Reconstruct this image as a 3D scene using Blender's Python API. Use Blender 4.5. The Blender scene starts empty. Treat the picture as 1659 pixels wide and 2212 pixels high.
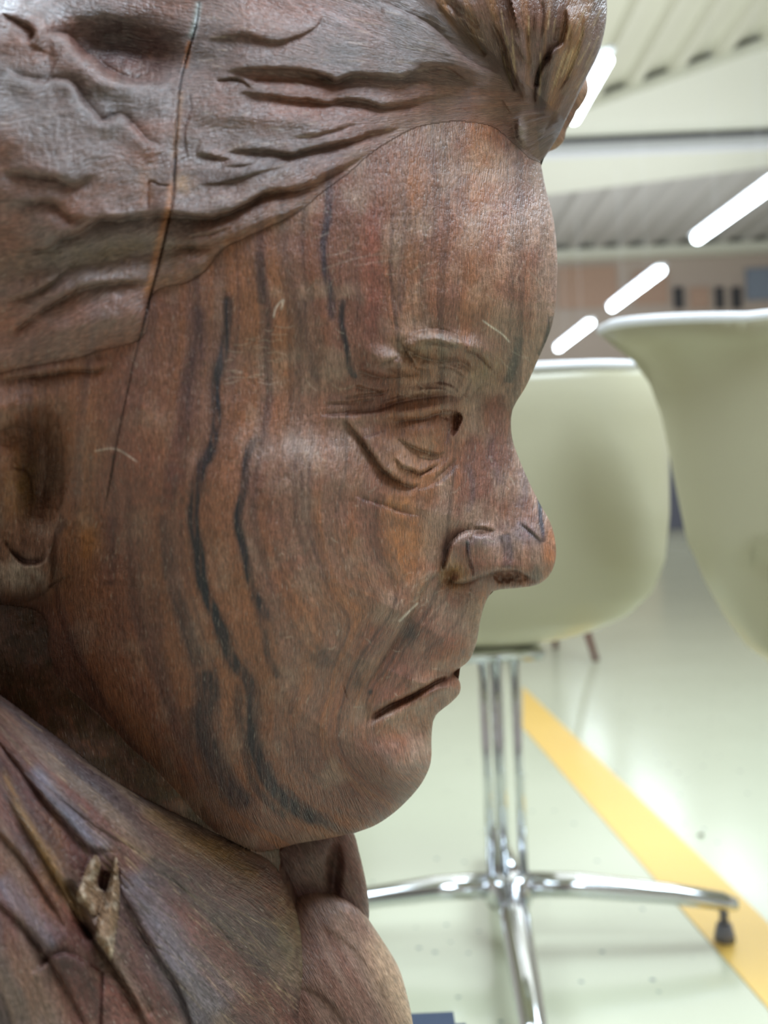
import bpy, bmesh, math, random
import numpy as np
from mathutils import Vector

# ------------------------------------------------------------------ camera
F, CX, CY = 1900.0, 829.5, 1106.0          # focal length in pixels of the 1659 x 2212 frame
CAM = np.array([0.0, 0.0, 0.60])
ROLL = math.radians(2.5)
RC = np.array([math.cos(ROLL), 0.0, -math.sin(ROLL)])
UC = np.array([math.sin(ROLL), 0.0, math.cos(ROLL)])
D0 = 0.40                                   # distance of the bust's middle plane
scn = bpy.context.scene
cd = bpy.data.cameras.new('camera'); cam = bpy.data.objects.new('camera', cd)
scn.collection.objects.link(cam); scn.camera = cam
cd.sensor_fit = 'VERTICAL'; cd.sensor_height = 36.0; cd.sensor_width = 27.0
cd.lens = 36.0 * F / 2212.0
cam.location = CAM
cam.rotation_euler = (math.radians(90), 0, 0)
cam.rotation_mode = 'XYZ'
from mathutils import Matrix
m3 = Matrix(((RC[0], UC[0], 0), (0, 0, -1), (RC[2], UC[2], 0)))
cam.rotation_euler = m3.to_euler('XYZ')
cd.clip_start = 0.01; cd.clip_end = 100
cd.dof.use_dof = True; cd.dof.focus_distance = 0.352; cd.dof.aperture_fstop = 7.2

# ------------------------------------------------------------------ light
W = bpy.data.worlds.new('world'); scn.world = W; W.use_nodes = True
bg = W.node_tree.nodes['Background']
bg.inputs[0].default_value = (1.0, 0.95, 0.88, 1); bg.inputs[1].default_value = 0.44
scn.view_settings.view_transform = 'Standard'; scn.view_settings.look = 'None'
scn.view_settings.gamma = 1; scn.view_settings.use_curve_mapping = False
scn.view_settings.exposure = 0.0

def area(name, loc, target, sx, sy, power, col):
    l = bpy.data.lights.new(name, 'AREA'); l.shape = 'RECTANGLE'; l.size = sx; l.size_y = sy
    l.energy = power; l.color = col
    o = bpy.data.objects.new(name, l); scn.collection.objects.link(o); o.location = loc
    o.rotation_euler = (Vector(target) - Vector(loc)).to_track_quat('-Z', 'Y').to_euler()
    return o
area('ceiling_panel_light', (0.9, -0.3, 2.9), (0.0, 0.4, 0.6), 1.5, 1.0, 105, (0.74, 0.87, 1.0))
area('ceiling_panel_light', (-1.2, 0.9, 2.9), (-0.1, 0.4, 0.6), 1.4, 1.0, 52, (0.74, 0.87, 1.0))
area('ceiling_panel_light', (1.5, 1.9, 2.9), (0.1, 0.4, 0.75), 1.4, 1.0, 75, (0.72, 0.86, 1.0))
area('hall_light', (1.5, 4.5, 5.2), (1.5, 4.5, 0), 5, 6, 120, (0.93, 0.97, 1.0))
area('hall_light', (2.5, 12, 5.2), (2.5, 12, 0), 6, 6, 170, (0.93, 0.97, 1.0))

area('ceiling_fill', (2.0, 8.0, 3.2), (2.0, 8.0, 6), 4, 3, 75, (0.95, 0.98, 1.0))  # this and the next are added unseen fills brightening the ceiling
area('ceiling_fill', (3.5, 13.5, 3.2), (3.5, 13.5, 6), 5, 5, 100, (0.95, 0.98, 1.0))

# ------------------------------------------------------------------ helpers
def ray(px, py):
    a = (np.asarray(px, float) - CX) / F; b = -(np.asarray(py, float) - CY) / F
    return a[..., None] * RC + b[..., None] * UC + np.array([0, 1.0, 0])
def at_depth(px, py, y):
    return CAM + ray(px, py) * y
def at_height(px, py, z):
    r = ray(px, py); return CAM + r * ((z - CAM[2]) / r[..., 2])[..., None] if r.ndim > 1 else CAM + r * ((z - CAM[2]) / r[2])

def prop(o, label=None, cat=None, group=None, kind=None):
    if label: o['label'] = label
    if cat: o['category'] = cat
    if group: o['group'] = group
    if kind: o['kind'] = kind
    return o
def link(name, me, mat=None, parent=None):
    o = bpy.data.objects.new(name, me); scn.collection.objects.link(o)
    if mat is not None and not me.materials: me.materials.append(mat)
    if parent is not None: o.parent = parent
    return o
def empty(name, loc, rz=0):
    o = bpy.data.objects.new(name, None); scn.collection.objects.link(o)
    o.location = loc; o.rotation_euler = (0, 0, rz); o.empty_display_size = 0.05
    return o
def bm_obj(name, bm, mat, parent=None, smooth=True):
    me = bpy.data.meshes.new(name); bm.normal_update(); bm.to_mesh(me); bm.free()
    if smooth:
        for p in me.polygons: p.use_smooth = True
    return link(name, me, mat, parent)
def box(bm, lo, hi, bev=0.0):
    r = bmesh.ops.create_cube(bm, size=1.0)
    for v in r['verts']:
        v.co = Vector([(lo[i] + hi[i]) / 2 + v.co[i] * (hi[i] - lo[i]) for i in range(3)])
    if bev > 0:
        es = list({e for v in r['verts'] for e in v.link_edges})
        bmesh.ops.bevel(bm, geom=es, offset=bev, segments=2, affect='EDGES')
def tube(bm, pts, rad, n=14, flat=1.0, caps=True):
    """sweep of a round or flattened section along a line of points; rad may be a list"""
    pts = [Vector(p) for p in pts]
    rads = rad if isinstance(rad, (list, tuple)) else [rad] * len(pts)
    rings = []
    for i, p in enumerate(pts):
        t = (pts[min(i + 1, len(pts) - 1)] - pts[max(i - 1, 0)]).normalized()
        up = Vector((0, 0, 1)) if abs(t.z) < 0.95 else Vector((0, 1, 0))
        s = t.cross(up).normalized(); u = s.cross(t).normalized()
        rings.append([bm.verts.new(p + (s * math.cos(a) + u * math.sin(a) * flat) * rads[i])
                      for a in [2 * math.pi * k / n for k in range(n)]])
    for a, b in zip(rings, rings[1:]):
        for k in range(n):
            bm.faces.new((a[k], a[(k + 1) % n], b[(k + 1) % n], b[k]))
    if caps:
        bm.faces.new(rings[0][::-1]); bm.faces.new(rings[-1])

# ------------------------------------------------------------------ materials
def newmat(name):
    m = bpy.data.materials.new(name); m.use_nodes = True
    nt = m.node_tree; b = nt.nodes['Principled BSDF']
    return m, nt, b
def N(nt, t, **kw):
    n = nt.nodes.new(t)
    for k, v in kw.items():
        if k in ('operation', 'blend_type', 'data_type', 'attribute_name', 'noise_dimensions', 'vector_type'): setattr(n, k, v)
        else: n.inputs[k].default_value = v
    return n
def simple(name, col, rough=0.5, metal=0.0, bump=0.0, scale=40, var=0.06, spec=0.5):
    m, nt, b = newmat(name)
    tc = N(nt, 'ShaderNodeTexCoord')
    no = N(nt, 'ShaderNodeTexNoise', Scale=scale, Detail=4.0)
    nt.links.new(tc.outputs['Object'], no.inputs['Vector'])
    mx = N(nt, 'ShaderNodeMix', data_type='RGBA')
    mx.inputs[6].default_value = tuple(c * (1 - var) for c in col) + (1,)
    mx.inputs[7].default_value = tuple(min(1, c * (1 + var)) for c in col) + (1,)
    nt.links.new(no.outputs['Fac'], mx.inputs[0]); nt.links.new(mx.outputs[2], b.inputs['Base Color'])
    b.inputs['Roughness'].default_value = rough; b.inputs['Metallic'].default_value = metal
    b.inputs['Specular IOR Level'].default_value = spec
    if bump:
        bp = N(nt, 'ShaderNodeBump', Strength=bump, Distance=0.002)
        nt.links.new(no.outputs['Fac'], bp.inputs['Height']); nt.links.new(bp.outputs[0], b.inputs['Normal'])
    return m
def emis(name, col, s):
    m, nt, b = newmat(name)
    b.inputs['Base Color'].default_value = (0.8, 0.8, 0.8, 1)
    b.inputs['Emission Color'].default_value = col + (1,); b.inputs['Emission Strength'].default_value = s
    return m
def wood_mat(name, rough, bump, fib, scr):
    m, nt, b = newmat(name); L = nt.links.new
    al = N(nt, 'ShaderNodeAttribute', attribute_name='figure')
    gr = N(nt, 'ShaderNodeAttribute', attribute_name='grain')
    def gn(sx, sy, det, seed):
        mp = N(nt, 'ShaderNodeMapping'); mp.inputs['Scale'].default_value = (sx, sy, 1); mp.inputs['Location'].default_value = (seed, seed * .7, seed)
        L(gr.outputs['Vector'], mp.inputs['Vector'])
        no = N(nt, 'ShaderNodeTexNoise', Scale=1.0, Detail=det, Roughness=0.6)
        L(mp.outputs[0], no.inputs['Vector']); return no.outputs['Fac']
    def rmp(src, a, b_, c, d):
        r = N(nt, 'ShaderNodeMapRange'); r.inputs[1].default_value = a; r.inputs[2].default_value = b_
        r.inputs[3].default_value = c; r.inputs[4].default_value = d; L(src, r.inputs[0]); return r.outputs[0]
    def mth(op, x, y):
        n = N(nt, 'ShaderNodeMath', operation=op)
        for i, q in enumerate((x, y)):
            if isinstance(q, (int, float)): n.inputs[i].default_value = q
            else: L(q, n.inputs[i])
        return n.outputs[0]
    fine = gn(0.30, 0.018, 3, 1.3); mid = gn(0.07, 0.008, 3, 5.1); iso = gn(0.11, 0.09, 4, 9.7); scratch = gn(0.55, 0.05, 2, 20.2)
    f = mth('MULTIPLY', rmp(fine, .3, .7, 1 - fib, 1 + fib), rmp(mid, .3, .7, 1 - fib * .8, 1 + fib * .8))
    f = mth('MULTIPLY', f, rmp(iso, .3, .7, 0.86, 1.16))
    pore = gn(0.42, 0.055, 2, 33.0); grit = gn(0.5, 0.42, 2, 41.0)
    f = mth('MULTIPLY', f, rmp(pore, .34, .66, 1 - fib * 1.9, 1 + fib * 1.6)); f = mth('MULTIPLY', f, rmp(grit, .3, .7, .88, 1.12))
    vm = N(nt, 'ShaderNodeVectorMath', operation='SCALE'); L(al.outputs['Color'], vm.inputs[0]); L(f, vm.inputs['Scale'])
    mx = N(nt, 'ShaderNodeMix', data_type='RGBA'); L(rmp(scratch, .62, .74, 0, scr), mx.inputs[0])
    L(vm.outputs[0], mx.inputs[6]); mx.inputs[7].default_value = (0.46, 0.36, 0.29, 1)
    L(mx.outputs[2], b.inputs['Base Color'])
    L(rmp(iso, .3, .7, rough - .07, rough + .12), b.inputs['Roughness'])
    b.inputs['Specular IOR Level'].default_value = 0.5
    h = mth('ADD', mth('ADD', mth('MULTIPLY', pore, .45), mth('MULTIPLY', fine, .4)), mth('ADD', mth('MULTIPLY', iso, .5), mth('MULTIPLY', scratch, .25)))
    bp = N(nt, 'ShaderNodeBump', Strength=bump, Distance=0.0012); L(h, bp.inputs['Height']); L(bp.outputs[0], b.inputs['Normal'])
    return m
M_face = wood_mat('polished_face_wood', 0.43, 0.9, 0.19, 0.55)
M_hair = wood_mat('carved_hair_wood', 0.36, 0.85, 0.16, 0.35)
M_drape = wood_mat('carved_drape_wood', 0.38, 1.0, 0.2, 0.6)
M_split = wood_mat('raw_split_wood', 0.75, 0.9, 0.2, 0.3)

# ------------------------------------------------------------------ room: floor, wall, ceiling
def floor_mat():
    m, nt, b = newmat('speckled_vinyl'); L = nt.links.new
    tc = N(nt, 'ShaderNodeTexCoord')
    n1 = N(nt, 'ShaderNodeTexNoise', Scale=3.0, Detail=3.0); L(tc.outputs['Object'], n1.inputs['Vector'])
    vo = N(nt, 'ShaderNodeTexVoronoi', Scale=45.0, Randomness=1.0); L(tc.outputs['Object'], vo.inputs['Vector'])
    rr = N(nt, 'ShaderNodeMapRange'); rr.inputs[1].default_value = .10; rr.inputs[2].default_value = .20
    rr.inputs[3].default_value = 1; rr.inputs[4].default_value = 0; L(vo.outputs['Distance'], rr.inputs[0])
    se = N(nt, 'ShaderNodeSeparateColor'); L(vo.outputs['Color'], se.inputs[0])
    gt = N(nt, 'ShaderNodeMath', operation='GREATER_THAN'); L(se.outputs[0], gt.inputs[0]); gt.inputs[1].default_value = .86
    mu = N(nt, 'ShaderNodeMath', operation='MULTIPLY'); L(gt.outputs[0], mu.inputs[0]); L(rr.outputs[0], mu.inputs[1])
    mx = N(nt, 'ShaderNodeMix', data_type='RGBA'); mx.inputs[6].default_value = (0.46, 0.465, 0.335, 1); mx.inputs[7].default_value = (0.53, 0.535, 0.40, 1)
    L(n1.outputs['Fac'], mx.inputs[0])
    m2 = N(nt, 'ShaderNodeMix', data_type='RGBA'); L(mu.outputs[0], m2.inputs[0]); L(mx.outputs[2], m2.inputs[6]); m2.inputs[7].default_value = (0.10, 0.13, 0.14, 1)
    L(m2.outputs[2], b.inputs['Base Color']); b.inputs['Roughness'].default_value = 0.16
    return m
M_floor = floor_mat()
M_yellow = simple('yellow_floor_paint', (0.72, 0.46, 0.11), 0.28, scale=6)
M_deck = simple('painted_deck_steel', (0.66, 0.66, 0.56), 0.6)
M_deckgrey = simple('grey_deck_steel', (0.50, 0.49, 0.48), 0.6)
M_beam = simple('pale_beam_paint', (0.78, 0.80, 0.72), 0.5)
M_dark = simple('dark_void', (0.06, 0.06, 0.07), 0.8)
M_wall = simple('brown_far_wall', (0.52, 0.44, 0.40), 0.7)
M_wallpink = simple('terracotta_panel', (0.50, 0.34, 0.27), 0.7)
M_blue = simple('blue_grey_door', (0.16, 0.17, 0.24), 0.5)
M_glass = simple('far_window_glass', (0.25, 0.30, 0.40), 0.15)
M_tube = emis('lamp_tube_light', (0.80, 0.93, 1.0), 14.0)
M_lampbody = simple('lamp_body_white', (0.75, 0.78, 0.85), 0.4)

bm = bmesh.new(); box(bm, (-9, -6, -0.10), (12, 18.2, 0))
o = bm_obj('floor', bm, M_floor, smooth=False); prop(o, kind='structure')

# yellow stripe painted on the floor
sp = [at_height(np.float64(a), np.float64(b), 0.0) for a, b in ((1129, 1484), (1129, 1572), (1600, 2112), (1700, 2226), (1720, 2060), (1640, 1976))]
bm = bmesh.new()
lo_ = [bm.verts.new((p[0], p[1], 0.0002)) for p in sp]; hi_ = [bm.verts.new((p[0], p[1], 0.0018)) for p in sp]
bm.faces.new(hi_)
for k in range(len(sp)): bm.faces.new((lo_[k], lo_[(k + 1) % 6], hi_[(k + 1) % 6], hi_[k]))
bmesh.ops.recalc_face_normals(bm, faces=bm.faces)
o = bm_obj('floor_stripe', bm, M_yellow, smooth=False)
prop(o, 'yellow stripe painted across the pale speckled floor', 'floor marking')

# far wall with openings
YW, ZC = 18.0, 5.7
bm = bmesh.new(); box(bm, (-9, YW, 0), (12, YW + .2, ZC + .6)); wall = bm_obj('wall_back', bm, M_wall, smooth=False); prop(wall, kind='structure')
def wallbox(name, mat, x0, y0, x1, y1, t=0.05, parent=None):
    a = at_depth(np.float64(x0), np.float64(y1), YW); b = at_depth(np.float64(x1), np.float64(y0), YW)
    bm = bmesh.new(); box(bm, (a[0], YW - t, max(0.0, a[2])), (b[0], YW - .005, b[2]), 0.01)
    return bm_obj(name, bm, mat, parent, smooth=False)
for args in ((1205, 575, 1330, 668), (1370, 585, 1440, 660)):
    wallbox('wall_panel', M_wallpink, *args, parent=wall)
for k, (x0, x1, mt) in enumerate(((1455, 1475, M_dark), (1490, 1530, M_wallpink), (1545, 1562, M_dark), (1580, 1600, M_dark))):
    wallbox('wall_panel', mt, x0, 620, x1, 668, parent=wall)
w1 = wallbox('window_1', M_glass, 1612, 575, 1760, 650, 0.07); prop(w1, kind='structure')
d1 = wallbox('door_1', M_blue, 1425, 930, 1560, 1168, 0.07); prop(d1, kind='structure')
d2 = wallbox('trim_1', M_beam, 1000, 1110, 1424, 1168, 0.04); prop(d2, kind='structure')

# ceiling: two ribbed decks and pale beams
bm = bmesh.new(); box(bm, (-9, -6, ZC + .35), (12, 18.2, ZC + .5)); ceil = bm_obj('ceiling', bm, M_deck, smooth=False); prop(ceil, kind='structure')
def deck(name, mat, edge, y0, y1, pitch, x0, x1):
    bm = bmesh.new(); x = x0
    sec = [(0, 0.0), (.12, 0.0), (.22, .10), (.62, .10), (.72, 0.0)]
    pts = []
    while x < x1:
        for s, z in sec: pts.append((x + s * pitch / 0.82, z))
        x += pitch
    front = [bm.verts.new((px_, y0, ZC + z)) for px_, z in pts]
    back = [bm.verts.new((px_, edge(px_) if edge else y1, ZC + z)) for px_, z in pts]
    for i in range(len(pts) - 1): bm.faces.new((front[i], front[i + 1], back[i + 1], back[i]))
    return bm_obj(name, bm, mat, ceil, smooth=False)
e1 = lambda x: 13.45 - 0.785 * x
deck('deck_sheet', M_deck, e1, 0.5, 12, 0.42, -3, 9)
deck('deck_sheet', M_deckgrey, None, 12.6, 18, 0.5, -3, 10)
bm = bmesh.new()   # slanting pale beam under the deck's edge
vs = [bm.verts.new(p) for p in ((-2, e1(-2) - .06, ZC - .10), (9, e1(9) - .06, ZC - .10), (9, 12.7, ZC - .10), (-2, 15.4, ZC - .10),
                                (-2, e1(-2) - .06, ZC + .02), (9, e1(9) - .06, ZC + .02), (9, 12.7, ZC + .02), (-2, 15.4, ZC + .02))]
for f in ((0, 1, 2, 3), (7, 6, 5, 4), (0, 4, 5, 1), (1, 5, 6, 2), (2, 6, 7, 3), (3, 7, 4, 0)): bm.faces.new([vs[i] for i in f])
bmesh.ops.recalc_face_normals(bm, faces=bm.faces)
bm_obj('ceiling_beam', bm, M_beam, ceil, smooth=False)
bm = bmesh.new(); box(bm, (-4, 12.05, ZC - .30), (10, 12.25, ZC - .12), .02); bm_obj('ceiling_beam', bm, M_lampbody, ceil, smooth=False)
bm = bmesh.new(); box(bm, (-4, 12.0, ZC - .16), (10, 12.06, ZC - .10)); bm_obj('ceiling_gap', bm, M_dark, ceil, smooth=False)
bm = bmesh.new(); box(bm, (-4, 17.6, ZC - .16), (10, 17.98, ZC + .0), .02); bm_obj('ceiling_beam', bm, M_beam, ceil, smooth=False)

# tube lamps in a row, hung on a thin rail
ZL = 3.4
def lamp(p0, p1, label, wid=0.085):
    a = at_height(np.float64(p0[0]), np.float64(p0[1]), ZL); b = at_height(np.float64(p1[0]), np.float64(p1[1]), ZL)
    root = empty('tube_lamp', tuple(a + np.array([0, 0, .04])))
    d = Vector(b - a)
    bm = bmesh.new(); tube(bm, [Vector((0, 0, -.04)), d * .5 + Vector((0, 0, -.04)), d + Vector((0, 0, -.04))], wid * .62, 12)
    bm_obj('tube', bm, M_tube, root)
    n = d.normalized(); s = n.cross(Vector((0, 0, 1)))
    bm = bmesh.new(); tube(bm, [-n * .06 + Vector((0, 0, .012)), d + n * .06 + Vector((0, 0, .012))], wid * .8, 4, flat=.35)
    bm_obj('housing', bm, M_lampbody, root, smooth=False)
    for q in (d * .25, d * .75):
        bm = bmesh.new(); tube(bm, [q + Vector((0, 0, .0)), q + Vector((0, 0, ZC - ZL + .10))], .0015, 6)
        bm_obj('hanger_wire', bm, M_lampbody, root)
    prop(root, label, 'lamp', 'tube lamps in a row under the ceiling')
    return root
lamp((1506, 515), (1700, 375), 'longest white tube lamp, running out of the picture at the edge')
lamp((1322, 664), (1428, 584), 'middle white tube lamp in the slanting row under the ceiling')
lamp((1206, 752), (1276, 698), 'lowest, smallest tube lamp of the row, just above the chair back')
a = lamp((1240, 258), (1312, 130), 'bluish tube lamp half hidden behind the hair roll of the bust', 0.05)
del a['group']

# ------------------------------------------------------------------ chairs
M_shell = simple('cream_shell_plastic', (0.50, 0.465, 0.325), 0.32, scale=3, var=.03)
M_rim = simple('pale_shell_rim', (0.80, 0.80, 0.82), 0.3)
M_chrome = simple('polished_aluminium', (0.72, 0.74, 0.76), 0.13, 1.0, scale=2)
M_glide = simple('grey_glide', (0.20, 0.20, 0.23), 0.4)
def interp(x, tab):
    return float(np.interp(x, [t[0] for t in tab], [t[1] for t in tab]))
def shell_chair(loc, rz, label, prof, depth, feet_rot=0.0, fr=1.0, bx_=0.0):
    """prof: list of (z, half width) from the bottom up; the back of the shell faces -Y"""
    root = empty('shell_chair', loc, rz)
    nz, nt = 34, 96
    zb, zt = prof[0][0], prof[-1][0]
    def rim(th):
        t = abs(th) / math.pi
        return float(np.interp(t, [0, .25, .5, .62, .74, .86, 1], [zt - .026, zt - .022, zt, zt - .14, zt - .24, zb + .09, zb + .075]))
    bm = bmesh.new(); rings = []
    for i in range(nz + 1):
        q = (i / nz); ring = []
        for k in range(nt):
            th = -math.pi + 2 * math.pi * k / nt
            z = zb + (rim(th) - zb) * q ** 1.6
            hw = interp(z, prof)
            sx = math.copysign(abs(math.sin(th)) ** 0.8, math.sin(th)); cy = math.copysign(abs(math.cos(th)) ** 0.7, math.cos(th))
            dp = depth * (hw / max(p[1] for p in prof)) ** .9 if z < zb + .15 else depth * max(.8, hw / max(p[1] for p in prof))
            lean = -0.10 * max(0, (z - zb - .05)) * max(0, math.cos(th))
            ring.append(bm.verts.new((hw * sx, -dp * cy + lean, z)))
        rings.append(ring)
    for a, b in zip(rings, rings[1:]):
        for k in range(nt): bm.faces.new((a[k], a[(k + 1) % nt], b[(k + 1) % nt], b[k]))
    c = bm.verts.new((0, 0, zb - .001))
    for k in range(nt): bm.faces.new((c, rings[0][(k + 1) % nt], rings[0][k]))
    top = [v.co.copy() for v in rings[-1]]
    bmesh.ops.recalc_face_normals(bm, faces=bm.faces)
    sh = bm_obj('shell', bm, M_shell, root)
    so = sh.modifiers.new('thick', 'SOLIDIFY'); so.thickness = 0.006; so.offset = -1
    bm = bmesh.new(); top.append(top[0]); tube(bm, top, 0.006, 8, caps=False); bm_obj('shell_rim', bm, M_rim, root)
    # mount plate, four slim column tubes, hub
    bm = bmesh.new(); box(bm, (-.055, -.055, zb - .016), (.055, .055, zb + .001), .004); bm_obj('mount_plate', bm, M_chrome, root)
    for x, y, rr_ in ((-.022, 0, .0062), (.022, 0, .0062), (-.003, .012, .0085)):
        bm = bmesh.new(); tube(bm, [(x + bx_, y, .085), (x + bx_ * .8, y, .24), (x, y, zb - .012)], rr_, 16); bm_obj('column_tube', bm, M_chrome, root)
    bm = bmesh.new(); tube(bm, [(bx_, 0, .058), (bx_, 0, .075), (bx_, 0, .092), (bx_, 0, .099)], [.030, .036, .034, .028], 24); bm_obj('hub', bm, M_chrome, root)
    for k in range(4):
        a = feet_rot + k * math.pi / 2; d = Vector((math.cos(a), math.sin(a), 0))
        bm = bmesh.new()
        o0 = Vector((bx_, 0, 0)); tube(bm, [d * .02 + o0 + Vector((0, 0, .083)), d * .10 * fr + o0 + Vector((0, 0, .080)), d * .22 * fr + o0 + Vector((0, 0, .066)), d * .29 * fr + o0 + Vector((0, 0, .054)), d * .305 * fr + o0 + Vector((0, 0, .050))], [.021, .020, .017, .015, .010], 12, flat=.75)
        lg = bm_obj('leg', bm, M_chrome, root)
        bm = bmesh.new(); tube(bm, [d * .288 * fr + o0 + Vector((0, 0, .052)), d * .288 * fr + o0 + Vector((0, 0, .022))], .006, 10); tube(bm, [d * .288 * fr + o0 + Vector((0, 0, .024)), d * .288 * fr + o0 + Vector((0, 0, .010)), d * .288 * fr + o0 + Vector((0, 0, 0.001))], [.010, .013, .014], 16)
        bm_obj('glide', bm, M_glide if k else M_glide, lg)
    return prop(root, label, 'chair', 'cream shell chairs on four-star bases')
P1 = [(.413, .02), (.418, .075), (.43, .125), (.45, .172), (.48, .205), (.52, .222), (.58, .230), (.66, .232), (.72, .230), (.75, .222), (.773, .209), (.788, .196)]
hb = at_depth(np.float64(1097), np.float64(1900), 1.204)
shell_chair((hb[0], 1.204, 0), 0.0, 'cream shell chair facing away, whole chrome column and four-star base showing', P1, .15, math.radians(-3) )
P2 = [(.393, .02), (.40, .075), (.413, .12), (.438, .15), (.468, .17), (.508, .19), (.553, .205), (.613, .215), (.678, .225), (.720, .234), (.752, .252), (.771, .275), (.787, .305)]
hb2 = at_depth(np.float64(1985), np.float64(1560), 0.86)
shell_chair((0.548, 0.95, 0), 0.0, 'nearer, larger cream shell chair cut off by the picture edge, its base out of view', P2, .16, math.radians(45), .62, .07)

# reddish wooden stool far behind the first chair, only one leg shows
M_redwood = simple('red_brown_wood', (0.16, 0.05, 0.04), 0.4, scale=30)
fl = at_height(np.float64(1288), np.float64(1428), 0.0); tp = at_depth(np.float64(1250), np.float64(1335), fl[1] + .03)
root = empty('wooden_stool', (fl[0] - .14, fl[1] + .14, 0)); off = Vector((fl[0] - .14, fl[1] + .14, 0))
bm = bmesh.new(); tube(bm, [(0, 0, .40), (0, 0, .405), (0, 0, .425), (0, 0, .43)], [.12, .14, .14, .13], 32); bm_obj('seat', bm, M_redwood, root)
for k in range(3):
    a = math.radians(-45 + 120 * k); r = .198
    bm = bmesh.new(); tube(bm, [(math.cos(a) * r, math.sin(a) * r, 0.0), (math.cos(a) * .07, math.sin(a) * .07, .40)], [.012, .016], 10); bm_obj('leg', bm, M_redwood, root)
prop(root, 'small red-brown wooden stool whose single leg shows below the chair shell', 'stool')

# crumb on the floor
cr = at_height(np.float64(1514), np.float64(1807), 0.0)
bm = bmesh.new(); bmesh.ops.create_icosphere(bm, subdivisions=2, radius=.0042)
for v in bm.verts: v.co = Vector((v.co.x * 1.2, v.co.y, v.co.z * .7)) * (1 + .15 * math.sin(v.co.x * 900))
cr_o = bm_obj('crumb', bm, simple('olive_crumb', (.07, .08, .03), .8)); cr_o.location = (cr[0], cr[1], .0028)
prop(cr_o, 'tiny dark olive crumb on the floor right of the yellow stripe', 'crumb')

# dark plinth the bust stands on
ZP = 0.262
bm = bmesh.new(); box(bm, (-.42, .17, 0.0), (.040, .60, ZP), .008)
o = bm_obj('plinth', bm, simple('dark_navy_plinth', (.035, .05, .085), .45), smooth=False)
prop(o, 'dark navy plinth under the carved bust, one edge showing at the bottom', 'plinth')

# ================================================================== the carved bust
def crv(pts, n=7, closed=False):
    P = np.array(pts, float)
    Q = np.vstack([P[-1], P, P[0], P[1]]) if closed else np.vstack([2 * P[0] - P[1], P, 2 * P[-1] - P[-2]])
    out = []
    for i in range(1, len(Q) - 2):
        a, b, c, d = Q[i - 1], Q[i], Q[i + 1], Q[i + 2]
        for k in range(n):
            t = k / n
            out.append(.5 * ((2 * b) + (c - a) * t + (2 * a - 5 * b + 4 * c - d) * t * t + (3 * b - a - 3 * c + d) * t ** 3))
    if not closed: out.append(P[-1])
    return np.array(out)
def pdist(X, Y, P, closed=False):
    """distance, side (+1 above a line that runs left to right), run 0..1, nearest point"""
    A = P; B = np.roll(P, -1, 0) if closed else P[1:]
    if not closed: A = P[:-1]
    ln = np.hypot(*(B - A).T); cum = np.concatenate([[0], np.cumsum(ln)]); tot = cum[-1]
    best = np.full(X.shape, 1e18); side = np.ones(X.shape); T = np.zeros(X.shape); NX = np.zeros(X.shape); NY = np.zeros(X.shape)
    for i in range(len(A)):
        dx, dy = B[i] - A[i]; l2 = dx * dx + dy * dy
        if l2 < 1e-9: continue
        rx = X - A[i, 0]; ry = Y - A[i, 1]
        t = np.clip((rx * dx + ry * dy) / l2, 0, 1); ex = rx - t * dx; ey = ry - t * dy
        d2 = ex * ex + ey * ey; m = d2 < best
        best[m] = d2[m]; side[m] = np.where(dx * ry - dy * rx <= 0, 1.0, -1.0)[m]
        T[m] = ((cum[i] + t * ln[i]) / tot)[m]; NX[m] = (A[i, 0] + t * dx)[m]; NY[m] = (A[i, 1] + t * dy)[m]
    return np.sqrt(best), side, T, NX, NY
def inside(X, Y, P):
    r = np.zeros(X.shape, bool)
    for i in range(len(P)):
        x0, y0 = P[i]; x1, y1 = P[(i + 1) % len(P)]
        if y0 == y1: continue
        c = ((y0 > Y) != (y1 > Y)) & (X < (x1 - x0) * (Y - y0) / (y1 - y0) + x0)
        r ^= c
    return r
def tps(ctrl):
    C = np.array(ctrl, float); p = C[:, :2] / 1000; v = C[:, 2]; n = len(p)
    def U(r2): return np.where(r2 > 0, r2 * np.log(np.maximum(r2, 1e-12)), 0)
    K = U(((p[:, None] - p[None]) ** 2).sum(-1)) + np.eye(n) * 2e-4
    A = np.zeros((n + 3, n + 3)); A[:n, :n] = K; A[:n, n] = 1; A[:n, n + 1:] = p; A[n, :n] = 1; A[n + 1:, :n] = p.T
    w = np.linalg.solve(A, np.concatenate([v, np.zeros(3)]))
    def f(X, Y):
        x = X / 1000; y = Y / 1000; r = w[n] + w[n + 1] * x + w[n + 2] * y
        for i in range(n): r = r + w[i] * U((x - p[i, 0]) ** 2 + (y - p[i, 1]) ** 2)
        return r
    return f
def h2(i, j, s):
    a = (i.astype(np.int64) * 374761393 + j.astype(np.int64) * 668265263 + s * 982451653) & 0xffffffff
    a = ((a ^ (a >> 13)) * 1274126177) & 0xffffffff; a = a ^ (a >> 16)
    return (a & 0xffff) / 65535.0
def vn(x, y, s=0):
    i = np.floor(x); j = np.floor(y); fx = x - i; fy = y - j; fx = fx * fx * (3 - 2 * fx); fy = fy * fy * (3 - 2 * fy)
    return (h2(i, j, s) * (1 - fx) + h2(i + 1, j, s) * fx) * (1 - fy) + (h2(i, j + 1, s) * (1 - fx) + h2(i + 1, j + 1, s) * fx) * fy - .5
def fbm(x, y, s=0, o=4, g=.5):
    r = 0; a = 1
    for k in range(o): r = r + a * vn(x * 2 ** k, y * 2 ** k, s + k * 17); a *= g
    return r
def sm(x, a, b):
    t = np.clip((x - a) / (b - a), 0, 1); return t * t * (3 - 2 * t)

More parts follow.
